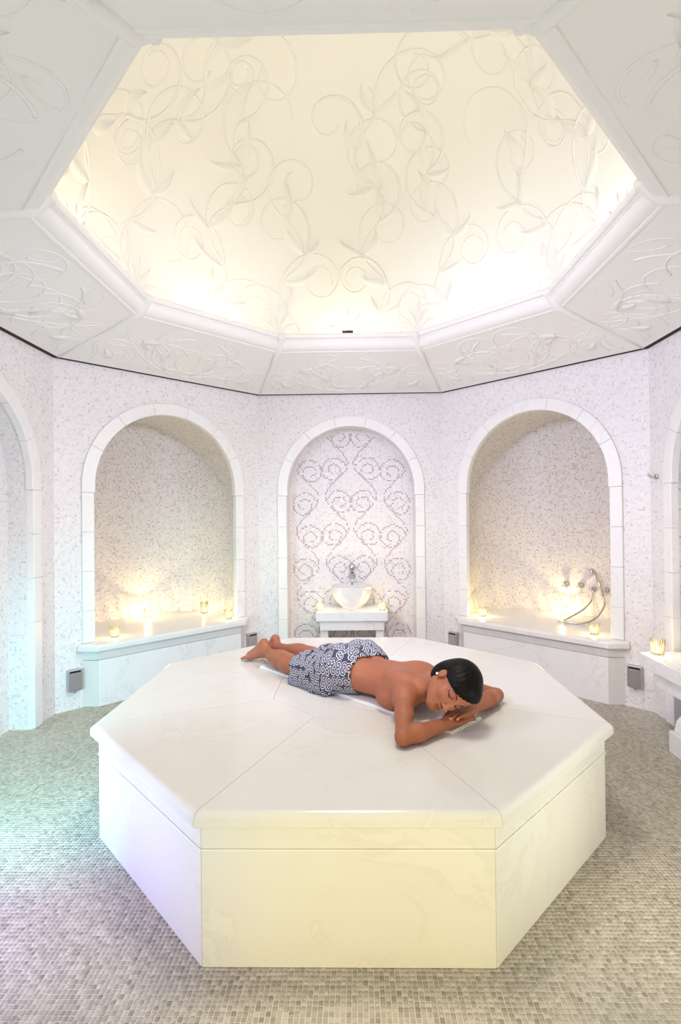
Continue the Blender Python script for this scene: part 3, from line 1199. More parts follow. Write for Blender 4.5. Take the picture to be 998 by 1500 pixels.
zb = BENCH_Z + 0.008
hose = bez([loc_s(t_o, d_o - 0.045, z_o - 0.035), loc_s(t_o - 0.005, d_o - 0.07, z_o - 0.10), loc_s(t_o - 0.035, d_o - 0.20, 0.56), loc_s(0.10, 0.40, zb), loc_s(0.075, 0.33, zb), loc_s(0.14, 0.30, zb),
            loc_s(0.28, 0.34, zb + 0.004), loc_s(0.345, 0.46, 0.53), loc_s(t_b + 0.01, d_b - 0.085, 0.61), loc_s(t_b - 0.012, d_b - 0.05, z_b - 0.05)], 90)
m = MB()
m.tube(hose, 0.0075, 10)
m.build('hose', M['hose'], sh, smooth=True)

# ------------------------------------------------------------------ wall fittings
def wall_box(w, t, z, label):
    b = empty('wall_box', tuple(w.P(t, 0, z)), w.rz)
    tag(b, label, 'wall box', 'metal boxes low on the walls')
    m = MB()
    hw, h, dp = 0.048, 0.078, 0.045
    m.add([(-hw, -dp, -h), (hw, -dp, -h), (hw, 0.002, -h), (-hw, 0.002, -h), (-hw, -dp, h), (hw, -dp, h), (hw, 0.002, h), (-hw, 0.002, h)],
          [(0, 3, 2, 1), (4, 5, 6, 7), (1, 2, 6, 5), (2, 3, 7, 6), (3, 0, 4, 7), (0, 1, 5, 4)])
    m.build('body', M['steel'], b, bevel=0.003)
    m = MB()
    m.box(-0.036, 0.036, -dp - 0.004, -dp + 0.001, -h + 0.012, h - 0.026)
    m.build('front_plate', M['steel'], b, bevel=0.002, seg=1)
    m = MB()
    m.box(-0.037, 0.037, -dp - 0.001, -dp + 0.001, h - 0.022, h - 0.008)
    m.build('slot', M['black'], b)
    m = MB()
    m.tube([(0, -0.02, -h + 0.001), (0, -0.02, -h - 0.02)], 0.008, 8)
    m.build('outlet', M['steel'], b, smooth=True)
    return b


wall_box(W_L, -0.772, 0.223, 'metal box low on the mosaic between the tall left arch and the left bench')
wall_box(W_L, 0.785, 0.233, 'metal box half hidden behind the platform, beyond the feet of the woman')
wall_box(W_R, -0.78, 0.233, 'metal box half hidden behind the platform, between back arch and right bench')
wall_box(W_R, 0.785, 0.232, 'metal box between the right bench and the washstand with scroll legs')
hk = empty('robe_hook', tuple(W_RR.P(-0.812, 0, 1.676)), W_RR.rz)
tag(hk, 'small chrome robe hook on the mosaic wall beside the right arch', 'hook')
m = MB()
m.lathe([(0.0005, 0), (0.02, 0), (0.02, 0.012), (0.0005, 0.014)], (0, 0, 0), 20)
o = m.build('rosette', M['chrome'], hk, smooth=True)
o.rotation_euler = (PI / 2, 0, 0)
m = MB()
m.tube([(0, -0.01, 0), (0, -0.035, -0.004), (0, -0.055, 0.004), (0, -0.06, 0.018)], [0.008, 0.008, 0.009, 0.011], 12)
m.tube([(-0.028, -0.036, 0.0), (0.028, -0.036, 0.0)], 0.008, 10)
m.build('peg', M['chrome'], hk, smooth=True)

# ------------------------------------------------------------------ candles in ribbed glasses
CANDLE_E = 2.2


def candle(loc, label, s=1.0, tall=1.0, energy=1.0):
    g = empty('votive_candle', loc)
    tag(g, label, 'candle', 'tealight candles in ribbed glasses')
    h = 0.088 * tall * s
    r0, r1 = 0.030 * s, 0.036 * s
    m = MB()
    m.lathe([(0.001, 0.001), (r0, 0.001), (r0 * 1.02, 0.006), (r1, h * 0.9), (r1 * 1.03, h), (r1 * 0.97, h), (r0 * 0.94, 0.009), (0.001, 0.008)], (0, 0, 0), 28)
    m.build('glass', M['glass'], g, smooth=True)
    m = MB()
    NR = 21
    for k in range(NR):
        a = 2 * PI * k / NR
        P = []
        for q in range(7):
            f = q / 6
            rr = r0 + (r1 - r0) * f + 0.0015
            aa = a + 0.09 * math.sin(f * 3 * PI)
            P.append((rr * math.cos(aa), rr * math.sin(aa), 0.006 + (h - 0.008) * f))
        m.tube(P, 0.0018 * s, 5)
    m.build('ridges', M['ridge'], g, smooth=True)
    m = MB()
    m.lathe([(0.001, 0.010), (0.021 * s, 0.010), (0.021 * s, 0.021), (0.019 * s, 0.023), (0.001, 0.022)], (0, 0, 0), 20)
    m.build('wax', M['wax'], g, smooth=True)
    m = MB()
    m.lathe([(0.0005, 0.024), (0.004, 0.026), (0.0058, 0.031), (0.004, 0.039), (0.0006, 0.047)], (0, 0, 0), 12)
    m.build('flame', M['flame'], g, smooth=True)
    ld = bpy.data.lights.new('candle_light', 'POINT')
    ld.energy = CANDLE_E * energy
    ld.color = (1.0, 0.76, 0.33)
    ld.shadow_soft_size = 0.0035
    lo = bpy.data.objects.new('candle_light', ld)
    link(lo, g)
    lo.location = (0, 0, 0.0505)
    return g


bz = BENCH_Z + 0.0005
candle(tuple(W_L.P(-0.465, 0.02, bz)), 'lit tealight glass on the front corner of the left bench', energy=0.7)
candle(tuple(W_L.P(0.04, 0.60, bz)), 'lit tealight glass at the back of the left niche, in its brightest glow', energy=2.6)
candle(tuple(W_L.P(0.545, 0.0, bz)), 'lit tealight glass on the left bench near the back wall corner', energy=0.7)
candle(tuple(W_L.P(0.53, 0.42, bz)), 'taller tealight glass in the right corner of the left niche', tall=1.35, energy=0.6)
candle(tuple(W_R.P(-0.53, 0.08, bz)), 'lit tealight glass on the right bench near the back wall corner', energy=1.0)
candle(tuple(W_R.P(-0.02, 0.63, bz)), 'lit tealight glass at the back of the right niche under the valves', energy=2.6)
candle(tuple(W_R.P(0.485, 0.03, bz)), 'lit tealight glass on the front of the right bench below the hose loop', energy=0.7)
candle(tuple(W_B.P(-0.30, -0.17, 0.5305)), 'lit tealight glass on the back washstand, on the side of the left niche', energy=0.9, s=0.95)
candle(tuple(W_B.P(0.285, -0.17, 0.5305)), 'lit tealight glass on the back washstand, on the side of the right niche', energy=1.1, s=0.95)
candle(tuple(W_RR.P(-0.44, -0.23, 0.5305)), 'lit tealight glass on the washstand with scroll legs', energy=0.9, s=1.15)

# ------------------------------------------------------------------ towel
TU, TN = Vector((0.772, -0.635, 0)).normalized(), Vector((0.635, 0.772, 0)).normalized()
PP = Vector((-0.02, -0.06, PH))


def LW(a, b, h=0.0):
    return PP + TU * a + TN * b + Vector((0, 0, h))


def towel():
    o = empty('towel', tuple(LW(0.05, 0.0, 0.0)))
    tag(o, 'long folded white towel on the platform under the lying woman', 'towel')
    base = LW(0.05, 0.0, 0.0)
    for (z0, z1, ins, nm) in ((0.0005, 0.0062, 0.0, 'lower_fold'), (0.0065, 0.0125, 0.004, 'upper_fold')):
        m = MB()
        n = 30
        top, bot = [], []
        rings = []
        for i in range(n + 1):
            f = i / n
            a = -0.635 + ins + (0.735 + 0.635 - 2 * ins) * f
            bl = -0.062 - 0.118 * f + ins + 0.002 * math.sin(i * 1.3)
            br = bl + 0.235 - 2 * ins + 0.002 * math.sin(i * 1.7)
            sk = 0.02 * 1.0
            pl, pr = LW(a - 0.0, bl), LW(a + sk, br)
            w_ = 0.001 * math.sin(i * 0.9)
            ring = [pl + Vector((0, 0, z0)), pr + Vector((0, 0, z0)), pr + TN * 0.002 + Vector((0, 0, (z0 + z1) / 2)), pr + Vector((0, 0, z1)), pl + Vector((0, 0, z1)), pl - TN * 0.002 + Vector((0, 0, (z0 + z1) / 2))]
            rings.append([p - base for p in ring])
        m.loft(rings)
        m.build(nm, M['towel'], o)
    return o


towel()

# ------------------------------------------------------------------ the woman: one signed distance field, meshed once


class Field:
    def __init__(self, lo, hi, res):
        self.lo = np.array(lo, np.float32)
        self.res = res
        self.n = np.ceil((np.array(hi) - np.array(lo)) / res).astype(int) + 1
        self.d = np.full(self.n, 0.05, np.float32)

    def box(self, lo, hi):
        i0 = np.maximum(0, np.floor((np.array(lo) - self.lo) / self.res).astype(int))
        i1 = np.minimum(self.n, np.ceil((np.array(hi) - self.lo) / self.res).astype(int) + 1)
        sl = tuple(slice(a, b) for a, b in zip(i0, i1))
        ax = [self.lo[k] + self.res * np.arange(i0[k], i1[k], dtype=np.float32) for k in range(3)]
        return sl, ax[0][:, None, None], ax[1][None, :, None], ax[2][None, None, :]

    def comb(self, sl, d, k, op):
        c = self.d[sl]
        if op == 'u':
            if k > 0:
                h = np.clip(0.5 + 0.5 * (c - d) / k, 0, 1)
                self.d[sl] = c + (d - c) * h - k * h * (1 - h)
            else:
                self.d[sl] = np.minimum(c, d)
        elif op == 's':
            d = -d
            h = np.clip(0.5 - 0.5 * (c - d) / k, 0, 1)
            self.d[sl] = c + (d - c) * h + k * h * (1 - h)

    def cap(self, A, B, ra, rb, k=0.02, op='u', flat=None):
        A, B = np.array(A, np.float32), np.array(B, np.float32)
        m = max(ra, rb) + k + 0.02
        sl, x, y, z = self.box(np.minimum(A, B) - m, np.maximum(A, B) + m)
        ba = B - A
        L2 = float(ba @ ba) + 1e-12
        t = np.clip(((x - A[0]) * ba[0] + (y - A[1]) * ba[1] + (z - A[2]) * ba[2]) / L2, 0, 1)
        d = np.sqrt((x - A[0] - t * ba[0]) ** 2 + (y - A[1] - t * ba[1]) ** 2 + (z - A[2] - t * ba[2]) ** 2) - (ra + (rb - ra) * t)
        self.comb(sl, d, k, op)

    def ell(self, C, rad, axes=None, k=0.02, op='u'):
        C = np.array(C, np.float32)
        rad = np.array(rad, np.float32)
        m = float(rad.max()) + k + 0.02
        sl, x, y, z = self.box(C - m, C + m)
        A = np.eye(3, dtype=np.float32) if axes is None else np.array(axes, np.float32)
        x, y, z = x - C[0], y - C[1], z - C[2]
        k0 = k1 = 0
        for i in range(3):
            q = x * A[i, 0] + y * A[i, 1] + z * A[i, 2]
            k0 = k0 + (q / rad[i]) ** 2
            k1 = k1 + (q / rad[i] ** 2) ** 2
        k0, k1 = np.sqrt(k0), np.sqrt(k1) + 1e-9
        self.comb(sl, k0 * (k0 - 1) / k1, k, op)

    def loft(self, st, k=0.02, p=2.3, cap=0.03):
        """stations (a, half width, half thickness, centre b, centre h)"""
        st = np.array(st, np.float32)
        a0, a1 = st[0, 0], st[-1, 0]
        m = 0.04 + k
        sl, x, y, z = self.box((a0 - m, (st[:, 3] - st[:, 1]).min() - m, -0.1), (a1 + m, (st[:, 3] + st[:, 1]).max() + m, (st[:, 4] + st[:, 2]).max() + m))
        xa = x[:, 0, 0]
        # smooth interpolation
        def itp(col):
            g = np.linspace(a0, a1, 60)
            v = np.interp(g, st[:, 0], st[:, col])
            ker = np.ones(7) / 7
            vp = np.pad(v, 3, mode='edge')
            return np.interp(xa, g, np.convolve(vp, ker, 'valid')).astype(np.float32)[:, None, None]
        w, t, b, h = itp(1), itp(2), itp(3), itp(4)
        r = (np.abs((y - b) / w) ** p + np.abs((z - h) / t) ** p) ** (1 / p)
        d = (r - 1) * np.minimum(w, t)
        ex = np.maximum(np.maximum(a0 - x, x - a1), 0)
        d = np.where(ex > 0, np.sqrt(np.maximum(d + 0.02, 0) ** 2 + ex ** 2) - 0.02 + 0.0 * d, d)
        self.comb(sl, d.astype(np.float32), k, 'u')

    def mesh(self):
        """surface nets"""
        d = self.d
        s = d < 0
        n0, n1, n2 = d.shape
        cnt = np.zeros((n0 - 1, n1 - 1, n2 - 1), np.uint8)
        offs = [(i, j, k) for i in (0, 1) for j in (0, 1) for k in (0, 1)]
        for (i, j, k) in offs:
            cnt += s[i:n0 - 1 + i, j:n1 - 1 + j, k:n2 - 1 + k]
        I = np.argwhere((cnt > 0) & (cnt < 8))
        vid = np.full(cnt.shape, -1, np.int32)
        vid[tuple(I.T)] = np.arange(len(I))
        cor = {o: d[I[:, 0] + o[0], I[:, 1] + o[1], I[:, 2] + o[2]] for o in offs}
        acc = np.zeros((len(I), 3), np.float64)
        num = np.zeros(len(I))
        for o in offs:
            for ax in range(3):
                if o[ax] == 0:
                    q = list(o)
                    q[ax] = 1
                    a, b = cor[o], cor[tuple(q)]
                    cr = (a < 0) != (b < 0)
                    t = np.where(cr, a / np.where(cr, a - b, 1), 0)
                    p = np.array(o, float)[None, :].repeat(len(I), 0)
                    p[:, ax] = t
                    acc[cr] += p[cr]
                    num += cr
        V = self.lo + self.res * (I + acc / num[:, None])
        F = []
        for ax in range(3):
            b, c = (ax + 1) % 3, (ax + 2) % 3
            sa = [slice(1, -1)] * 3
            sa[ax] = slice(0, -1)
            sb = list(sa)
            sb[ax] = slice(1, None)
            A, B = s[tuple(sa)], s[tuple(sb)]
            E = np.argwhere(A != B)
            flip = A[tuple(E.T)]
            off = np.ones(3, int)
            off[ax] = 0
            E = E + off
            eb, ec = np.zeros(3, int), np.zeros(3, int)
            eb[b] = 1
            ec[c] = 1
            q = [vid[tuple((E - eb - ec).T)], vid[tuple((E - ec).T)], vid[tuple(E.T)], vid[tuple((E - eb).T)]]
            Q = np.stack(q, 1)
            Q[~flip] = Q[~flip][:, ::-1]
            F.append(Q)
        return V, np.concatenate(F)


def np_mesh(name, V, Fc, mat, parent=None, attrs=None):
    me = bpy.data.meshes.new(name)
    me.vertices.add(len(V))
    me.vertices.foreach_set('co', V.astype(np.float32).ravel())
    me.loops.add(Fc.size)
    me.loops.foreach_set('vertex_index', Fc.astype(np.int32).ravel())
    me.polygons.add(len(Fc))
    me.polygons.foreach_set('loop_start', np.arange(0, Fc.size, 4, dtype=np.int32))
    me.update(calc_edges=True)
    me.polygons.foreach_set('use_smooth', np.ones(len(Fc), bool))
    for nm, typ, arr in (attrs or []):
        at = me.attributes.new(nm, typ, 'POINT')
        at.data.foreach_set('color' if typ == 'FLOAT_COLOR' else 'vector', arr.astype(np.float32).ravel())
    me.materials.append(mat)
    o = bpy.data.objects.new(name, me)
    return link(o, parent)


U2 = np.array([TU.x, TU.y])
N2 = np.array([TN.x, TN.y])
P2 = np.array([PP.x, PP.y])


def W2L(p):
    q = np.array(p[:2], float) - P2
    return np.array([q @ U2, q @ N2, p[2] - PH])


def D2L(v):
    return np.array([v[0] * U2[0] + v[1] * U2[1], v[0] * N2[0] + v[1] * N2[1], v[2]])


def L2W(V):
    xy = P2 + V[:, :1] * U2 + V[:, 1:2] * N2
    return np.concatenate([xy, V[:, 2:3] + PH], 1)


# head frame: c to the crown, r to her right ear, f forward out of the face
HC = np.array([0.85, -0.30, 0.33])
HC /= np.linalg.norm(HC)
HR = np.array([-0.34, -0.42, 0.85])
HR -= HR @ HC * HC
HR /= np.linalg.norm(HR)
HF = np.cross(HC, HR)
H0 = np.array([0.454, -0.604, 0.686])
hc, hr, hf = D2L(HC), D2L(HR), D2L(HF)
h0 = W2L(H0)
HAX = [hc, hr, hf]


def hp(c, r, f):
    return h0 + hc * c + hr * r + hf * f


def body_core(F, k=0.03, grow=0.0):
    g = grow
    F.loft([(-0.06, 0.155 + g, 0.08 + g, 0.02, 0.10), (0.03, 0.172 + g, 0.098 + g, 0.01, 0.113), (0.10, 0.163 + g, 0.098 + g, 0.0, 0.115), (0.17, 0.138 + g, 0.083 + g, -0.003, 0.105),
            (0.24, 0.124 + g, 0.076 + g, -0.006, 0.098), (0.32, 0.132 + g, 0.080 + g, -0.012, 0.100), (0.40, 0.148 + g, 0.088 + g, -0.022, 0.107), (0.47, 0.160 + g, 0.082 + g, -0.032, 0.112),
            (0.525, 0.150 + g, 0.062 + g, -0.04, 0.115), (0.56, 0.09 + g, 0.045 + g, -0.05, 0.12)], k=k)
    for s in (-1, 1):
        F.ell((0.055, 0.008 + s * 0.078, 0.150), (0.105 + g, 0.085 + g, 0.078 + g), k=0.04)


def legs(F, g=0.0, k=0.03):
    # hip, knee, ankle
    R = [(0.0, -0.075, 0.098), (-0.385, -0.055, 0.064), (-0.685, 0.030, 0.072)]
    Lg = [(0.0, 0.095, 0.098), (-0.40, 0.150, 0.064), (-0.725, 0.160, 0.068)]
    for (H, K, A), s in ((R, -1), (Lg, 1)):
        H, K, A = np.array(H), np.array(K), np.array(A)
        F.cap(H, H + (K - H) * 0.5, 0.085 + g, 0.071 + g, k)
        F.cap(H + (K - H) * 0.45, K, 0.072 + g, 0.052 + g, k)
        if g == 0:
            F.cap(K, K + (A - K) * 0.35, 0.050, 0.047, 0.03)
            F.ell(K + (A - K) * 0.30 + np.array([0, 0.0, 0.012]), (0.115, 0.046, 0.043), axes=[(A - K) / np.linalg.norm(A - K), [0, 1, 0], [0, 0, 1]], k=0.03)
            F.cap(K + (A - K) * 0.3, A, 0.045, 0.029, 0.03)
    return R, Lg


def foot(F, A, out, k=0.015):
    """A ankle; the toes rest on the slab, the heel is raised"""
    A = np.array(A)
    heel = A + np.array([-0.028, 0.010, 0.046])
    ball = A + np.array([-0.112, out * 0.75, -0.040])
    toe = A + np.array([-0.148, out, -0.055])
    F.cap(A, heel, 0.029, 0.027, 0.02)
    F.cap(A + np.array([-0.01, 0, -0.005]), ball, 0.030, 0.025, 0.025)
    F.cap(heel, ball + np.array([0, 0, 0.006]), 0.024, 0.022, 0.02)
    d = toe - ball
    for q in range(5):
        w = (q - 2) * 0.0165
        F.cap(ball + np.array([0, w, 0]), ball + d * (1.15 - 0.09 * abs(q - (1 if out > 0 else 3))) + np.array([0, w * 1.05, 0]), 0.0125, 0.009, 0.008)


def arm(F, S, E_, Wr, k=0.03):
    S, E_, Wr = map(np.array, (S, E_, Wr))
    F.ell(S, (0.052, 0.052, 0.05), k=0.045)
    F.cap(S, S + (E_ - S) * 0.45, 0.043, 0.037, 0.03)
    F.cap(S + (E_ - S) * 0.4, E_, 0.038, 0.031, 0.02)
    M_ = E_ + (Wr - E_) * 0.32
    F.cap(E_, M_, 0.032, 0.036, 0.012)
    F.cap(M_, Wr, 0.036, 0.0235, 0.02)


def hand(F, Wr, d, side, curl=0.010, lens=(0.072, 0.081, 0.075, 0.058), spread=0.11):
    """Wr wrist; d pointing direction (local); side = +1 if the thumb is to the left of d"""
    d = np.array(d, float)
    d /= np.linalg.norm(d)
    e = np.array([-d[1], d[0], 0.0])       # left of d
    e /= np.linalg.norm(e)
    up = np.array([0, 0, 1.0])
    Wr = np.array(Wr)
    F.ell(Wr + d * 0.048, (0.052, 0.036, 0.0155), axes=[d, e, up], k=0.014)
    F.cap(Wr, Wr + d * 0.03, 0.023, 0.019, 0.012)
    nails = []
    for q in range(4):
        off = (1.5 - q) * 0.0182 * side
        K = Wr + d * (0.086 - 0.004 * abs(q - 1)) + e * off
        dd = d + e * (off * spread / 0.03 * 0.3)
        dd /= np.linalg.norm(dd)
        L = lens[q]
        P1 = K + dd * L * 0.45 + up * 0.003
        P2_ = P1 + dd * L * 0.30 - up * curl * 0.5
        P3 = P2_ + dd * L * 0.25 - up * curl
        F.cap(Wr + d * 0.05 + e * off * 0.9, K, 0.0095, 0.0100, 0.006)
        F.cap(K, P1, 0.0092, 0.0080, 0.002)
        F.cap(P1, P2_, 0.0080, 0.0073, 0.002)
        F.cap(P2_, P3, 0.0073, 0.0062, 0.002)
        nails.append((P3 + up * 0.005, dd))
    T0 = Wr + d * 0.022 + e * 0.024 * side
    T1 = Wr + d * 0.058 + e * 0.048 * side + up * 0.002
    T2 = Wr + d * 0.088 + e * 0.056 * side
    F.cap(T0, T1, 0.0135, 0.0105, 0.008)
    F.cap(T1, T2, 0.0102, 0.0078, 0.004)
    nails.append((T2 + up * 0.004, d))
    return nails


def make_person():
    RES = 0.003
    F = Field((-0.90, -0.50, -0.006), (0.93, 0.42, 0.30), RES)
    body_core(F)
    RL, LL = legs(F)
    # back muscles, shoulder blades, flank
    for s in (-1, 1):
        F.ell((0.435, -0.028 + s * 0.085, 0.168), (0.075, 0.045, 0.032), k=0.035)
        F.ell((0.30, -0.008 + s * 0.045, 0.150), (0.16, 0.035, 0.028), k=0.03)
    F.ell((0.385, -0.140, 0.055), (0.065, 0.036, 0.040), k=0.03)
    F.ell((0.39, 0.105, 0.060), (0.065, 0.045, 0.044), k=0.03)
    F.cap((0.18, -0.002, 0.206), (0.46, -0.03, 0.217), 0.014, 0.014, 0.03, 's')
    # neck
    nb, nt = np.array((0.545, -0.045, 0.120)), hp(-0.055, 0.0, -0.030)
    F.cap(nb, nt, 0.056, 0.050, 0.035)
    F.cap((0.53, -0.10, 0.14), nb + (nt - nb) * 0.5, 0.035, 0.032, 0.035)
    F.cap((0.53, 0.06, 0.14), nb + (nt - nb) * 0.5, 0.035, 0.032, 0.035)
    # arms
    sR, eR, wR = (0.505, -0.185, 0.108), W2L((0.222, -0.772, PH + 0.038)), W2L((0.425, -0.640, PH + 0.040))
    sL, eL, wL = (0.525, 0.125, 0.108), W2L((0.722, -0.298, PH + 0.038)), W2L((0.545, -0.540, PH + 0.062))
    arm(F, sR, eR, wR)
    arm(F, sL, eL, wL)
    # feet
    foot(F, RL[2], -0.040)
    foot(F, LL[2], 0.004)
    # hands: hers lie one on the other under the cheek
    nr = hand(F, wR, D2L((0.79, 0.60, -0.03)), 1, curl=0.004)
    nl = hand(F, wL, D2L((-0.76, -0.65, 0.02)), -1, curl=0.006)
    # head
    F.ell(hp(0.030, 0, -0.012), (0.086, 0.074, 0.096), HAX, 0.015)
    F.ell(hp(-0.040, 0, 0.026), (0.068, 0.056, 0.062), HAX, 0.03)
    F.cap(hp(-0.060, 0.048, -0.005), hp(-0.098, 0.014, 0.062), 0.020, 0.016, 0.03)
    F.cap(hp(-0.060, -0.048, -0.005), hp(-0.098, -0.014, 0.062), 0.020, 0.016, 0.03)
    F.ell(hp(-0.100, 0, 0.066), (0.016, 0.020, 0.016), HAX, 0.02)
    F.ell(hp(0.045, 0, 0.052), (0.040, 0.056, 0.034), HAX, 0.03)
    for s in (-1, 1):
        F.ell(hp(-0.030, s * 0.040, 0.058), (0.022, 0.022, 0.020), HAX, 0.02)
        F.ell(hp(0.001, s * 0.032, 0.094), (0.013, 0.019, 0.014), HAX, 0.012, 's')
        F.ell(hp(-0.001, s * 0.032, 0.074), (0.0115, 0.0165, 0.0115), HAX, 0.004)
        F.cap(hp(0.017, s * 0.016, 0.086), hp(0.020, s * 0.046, 0.072), 0.0065, 0.005, 0.012)
        F.ell(hp(-0.044, s * 0.012, 0.092), (0.007, 0.007, 0.009), HAX, 0.006)
        # ear
        F.ell(hp(-0.013, s * 0.0745, -0.012), (0.027, 0.008, 0.019), HAX, 0.006)
        F.ell(hp(-0.006, s * 0.083, -0.010), (0.016, 0.006, 0.008), HAX, 0.004, 's')
    F.cap(hp(0.008, 0, 0.084), hp(-0.042, 0, 0.106), 0.0085, 0.0105, 0.012)
    F.cap(hp(-0.066, -0.016, 0.080), hp(-0.064, 0, 0.090), 0.006, 0.0075, 0.006)
    F.cap(hp(-0.066, 0.016, 0.080), hp(-0.064, 0, 0.090), 0.006, 0.0075, 0.006)
    F.cap(hp(-0.077, -0.012, 0.081), hp(-0.077, 0.012, 0.081), 0.0078, 0.0078, 0.006)
    # rest on towel and slab: flatten below
    sl, x, y, z = F.box(F.lo, F.lo + F.res * F.n)
    f = np.clip((x + 0.635) / 1.37, 0, 1)
    bl = -0.062 - 0.118 * f
    on = (x > -0.64) & (x < 0.745) & (y > bl - 0.004) & (y < bl + 0.242)
    floor_h = np.where(on, 0.0130, 0.0008)
    F.d = np.maximum(F.d, (floor_h - z).astype(np.float32))
    V, Q = F.mesh()
    # colours that belong to the skin itself
    lc = V - h0
    c, r, ff = lc @ hc, lc @ hr, lc @ hf
    base = np.array([0.345, 0.128, 0.069])
    T = np.tile(base, (len(V), 1))

    def blend(mask, col):
        mk = np.clip(mask, 0, 1)[:, None]
        T[:] = T * (1 - mk) + np.array(col) * mk
    inhead = (np.abs(c) < 0.13) & (np.abs(r) < 0.09) & (ff > 0.0) & (ff < 0.13)
    blob = lambda c0, r0, sc_, sr_: np.exp(-(((c - c0) / sc_) ** 2 + ((r - r0) / sr_) ** 2)) * inhead * (ff > 0.03)
    blend(blob(-0.02, 0.0, 0.06, 0.05) * 0.35, (0.47, 0.21, 0.11))
    for s in (-1, 1):
        blend(blob(-0.028, s * 0.052, 0.024, 0.022) * 0.45, (0.47, 0.145, 0.12))
        blend(blob(0.010, s * 0.036, 0.009, 0.017) * 0.75, (0.44, 0.11, 0.13))
        blend(blob(0.000, s * 0.033, 0.008, 0.016) * 0.7, (0.24, 0.075, 0.06))
        lash = (np.abs(c + 0.0075 - 3.2 * (r - s * 0.032) ** 2 * 6) < 0.0028) & (np.abs(r - s * 0.032) < 0.018) & inhead & (ff > 0.05)
        blend(lash * 0.95, (0.03, 0.012, 0.01))
        brow = (np.abs(c - 0.024 + 14 * (np.abs(r) - 0.038) ** 2) < 0.0036) & (np.abs(np.abs(r) - 0.034) < 0.020) & inhead & (ff > 0.04)
        blend(brow * 0.85, (0.05, 0.02, 0.015))
        # nostril
        blend(((np.abs(c + 0.052) < 0.005) & (np.abs(r - s * 0.008) < 0.005) & (ff > 0.085) & inhead) * 0.8, (0.12, 0.03, 0.02))
    blend(np.exp(-(((c + 0.071) / 0.010) ** 2 + (r / 0.021) ** 4)) * inhead * (ff > 0.06) * 0.9, (0.30, 0.06, 0.055))
    blend(((np.abs(c + 0.0708) < 0.0022) & (np.abs(r) < 0.021) & inhead & (ff > 0.06)) * 0.8, (0.14, 0.025, 0.022))
    for P, dd in nl + nr:
        dist = np.linalg.norm(V - P, axis=1)
        blend((dist < 0.0066) * 0.9, (0.72, 0.44, 0.36))
    # pinker soles, knees and elbows
    blend(np.exp(-((V[:, 0] + 0.80) / 0.07) ** 2) * 0.35, (0.48, 0.19, 0.12))
    tint = np.concatenate([T, np.ones((len(V), 1))], 1)
    # drop the stray skin under the cap of hair is not needed: one closed surface
    per = np_mesh('person', L2W(V), Q, M['skin'], None, [('tint', 'FLOAT_COLOR', tint)])
    tag(per, 'woman lying prone on the platform in a patterned sarong, cheek on folded hands', 'person')

    # hair: smooth black bob with a swept fringe
    G = Field(h0 - 0.17, h0 + 0.17, 0.0025)
    G.ell(hp(0.026, 0, -0.016), (0.104, 0.089, 0.108), HAX, 0.01)
    G.ell(hp(-0.030, 0.005, -0.060), (0.066, 0.068, 0.054), HAX, 0.03)
    G.ell(hp(0.050, -0.01, 0.045), (0.058, 0.070, 0.050), HAX, 0.03)
    sl, x, y, z = G.box(G.lo, G.lo + G.res * G.n)
    x, y, z = x - h0[0], y - h0[1], z - h0[2]
    gc = x * hc[0] + y * hc[1] + z * hc[2]
    gr = x * hr[0] + y * hr[1] + z * hr[2]
    gf = x * hf[0] + y * hf[1] + z * hf[2]
    # opening for the face: below a slanting hairline and in front of the ears
    line = 0.051 - 0.62 * gr
    face = np.maximum(gc - line, 0.012 - gf - 0.20 * (gc + 0.02))
    ear = np.sqrt(((gc + 0.020) / 0.027) ** 2 + ((gf + 0.006) / 0.024) ** 2) - 1
    ear = np.where(np.abs(gr) > 0.05, ear * 0.026, 0.05)
    face = np.minimum(face, ear)
    kk = 0.006
    a, b = G.d, -face
    h = np.clip(0.5 - 0.5 * (a - b) / kk, 0, 1)
    D = a + (b - a) * h + kk * h * (1 - h)
    # nape: short
    D = np.maximum(D, -(gc + 0.085))
    D = np.maximum(D, np.minimum(gf + 0.016, -(gc + 0.026)))
    strand = 0.0005 * np.sin((gr * 0.8 + gf * 0.25 + gc * 0.25) * 900) + 0.0005 * np.sin((gr - gf * 0.4) * 420 + gc * 60)
    D = D + strand
    zmin = 0.064 - (z + h0[2])
    D = np.maximum(D, zmin)
    G.d = D.astype(np.float32)
    Vh, Qh = G.mesh()
    hair = np_mesh('hair', L2W(Vh), Qh, M['hair'], per)
    tag(hair, 'short black bob with a swept fringe')
    # ear stud
    m = MB()
    p = L2W(np.array([hp(-0.037, 0.086, -0.008)]))[0]
    for zz in (0,):
        rings = []
        for q in range(7):
            a = -PI / 2 + PI * q / 6
            rings.append([(p[0] + 0.0062 * math.cos(a) * math.cos(t_), p[1] + 0.0062 * math.cos(a) * math.sin(t_), p[2] + 0.0062 * math.sin(a)) for t_ in [2 * PI * j / 12 for j in range(12)]])
        m.loft(rings)
    o = m.build('earring', NT('pearl', (0.85, 0.83, 0.82), 0.15).m, per, smooth=True)
    tag(o, 'pale ear stud')

    # sarong wrapped round the hips and thighs
    S = Field((-0.34, -0.26, -0.006), (0.24, 0.28, 0.27), 0.003)
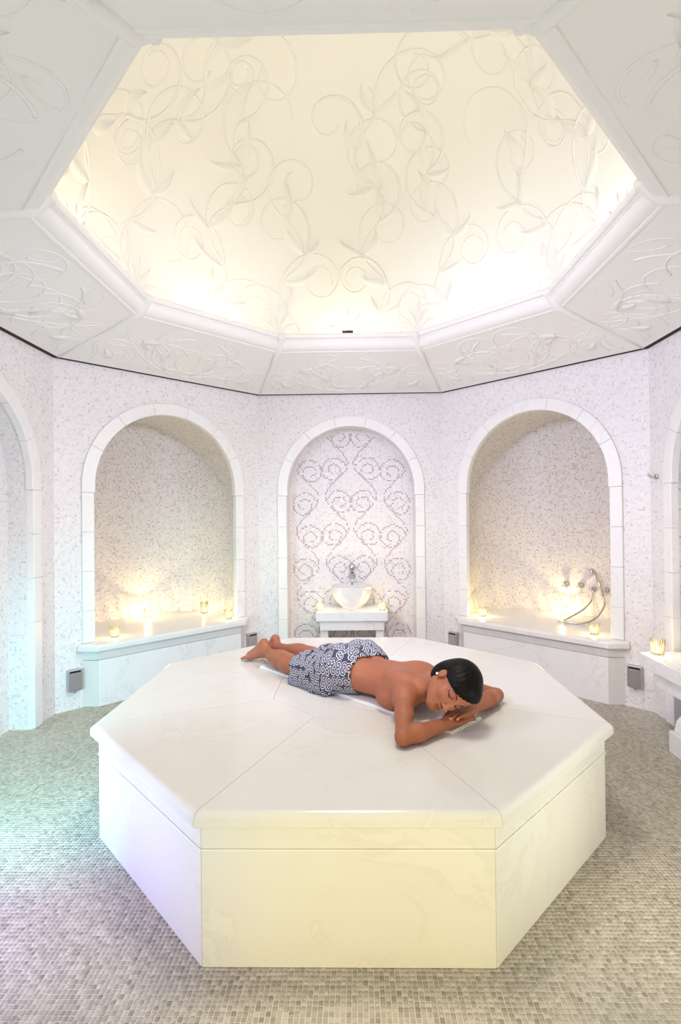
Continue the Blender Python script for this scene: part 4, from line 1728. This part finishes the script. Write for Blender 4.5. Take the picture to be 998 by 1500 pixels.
    S.loft([(-0.30, 0.158, 0.066, 0.035, 0.072), (-0.20, 0.160, 0.074, 0.030, 0.080), (-0.10, 0.170, 0.088, 0.022, 0.094), (0.0, 0.184, 0.108, 0.012, 0.112), (0.06, 0.184, 0.116, 0.008, 0.118),
            (0.12, 0.168, 0.108, 0.0, 0.114), (0.17, 0.150, 0.092, -0.003, 0.105), (0.22, 0.137, 0.088, -0.004, 0.10)], k=0.02)
    for s in (-1, 1):
        S.ell((0.055, 0.008 + s * 0.078, 0.152), (0.115, 0.096, 0.088), k=0.05)
    legs(S, 0.012, 0.05)
    # skirts of the cloth that fall to the slab
    S.cap((-0.27, -0.125, 0.022), (0.0, -0.165, 0.03), 0.022, 0.030, 0.05)
    S.cap((-0.27, -0.135, 0.016), (-0.22, -0.140, 0.016), 0.020, 0.016, 0.03)
    sl, x, y, z = S.box(S.lo, S.lo + S.res * S.n)
    d = S.d
    wr = 0.0028 * np.sin(60 * x + 38 * y + 5 * np.sin(22 * y + 9 * z)) + 0.0022 * np.sin(95 * y - 40 * x + 30 * z) + 0.0035 * np.sin(48 * (x + 0.6 * y) + 2.0) * np.exp(-((x + 0.16) / 0.12) ** 2)
    d = d + wr
    d = np.maximum(d, -(d + 0.0075))
    waist = x - (0.172 + 0.012 * np.sin(9 * y) + 0.04 * np.maximum(0, y - 0.02) - 0.10 * np.maximum(0, z - 0.16))
    hem = -(x + 0.268 + 0.010 * np.sin(34 * y) + 0.008 * np.sin(70 * z) + 0.05 * (z - 0.06))
    d = np.maximum(np.maximum(d, waist), hem)
    ff_ = np.clip((x + 0.635) / 1.37, 0, 1)
    bl = -0.062 - 0.118 * ff_
    on = (y > bl - 0.004) & (y < bl + 0.242)
    d = np.maximum(d, np.where(on, 0.0132, 0.0008) - z)
    S.d = d.astype(np.float32)
    Vs, Qs = S.mesh()
    ang = np.arctan2(Vs[:, 1] - 0.01, Vs[:, 2] - 0.05 + 0.0)
    uv = np.stack([Vs[:, 0], ang * 0.15, np.zeros(len(Vs))], 1)
    sar = np_mesh('sarong', L2W(Vs), Qs, M['sarong'], per, [('cloth_uv', 'FLOAT_VECTOR', uv)])
    tag(sar, 'navy sarong printed with white curls')


make_person()
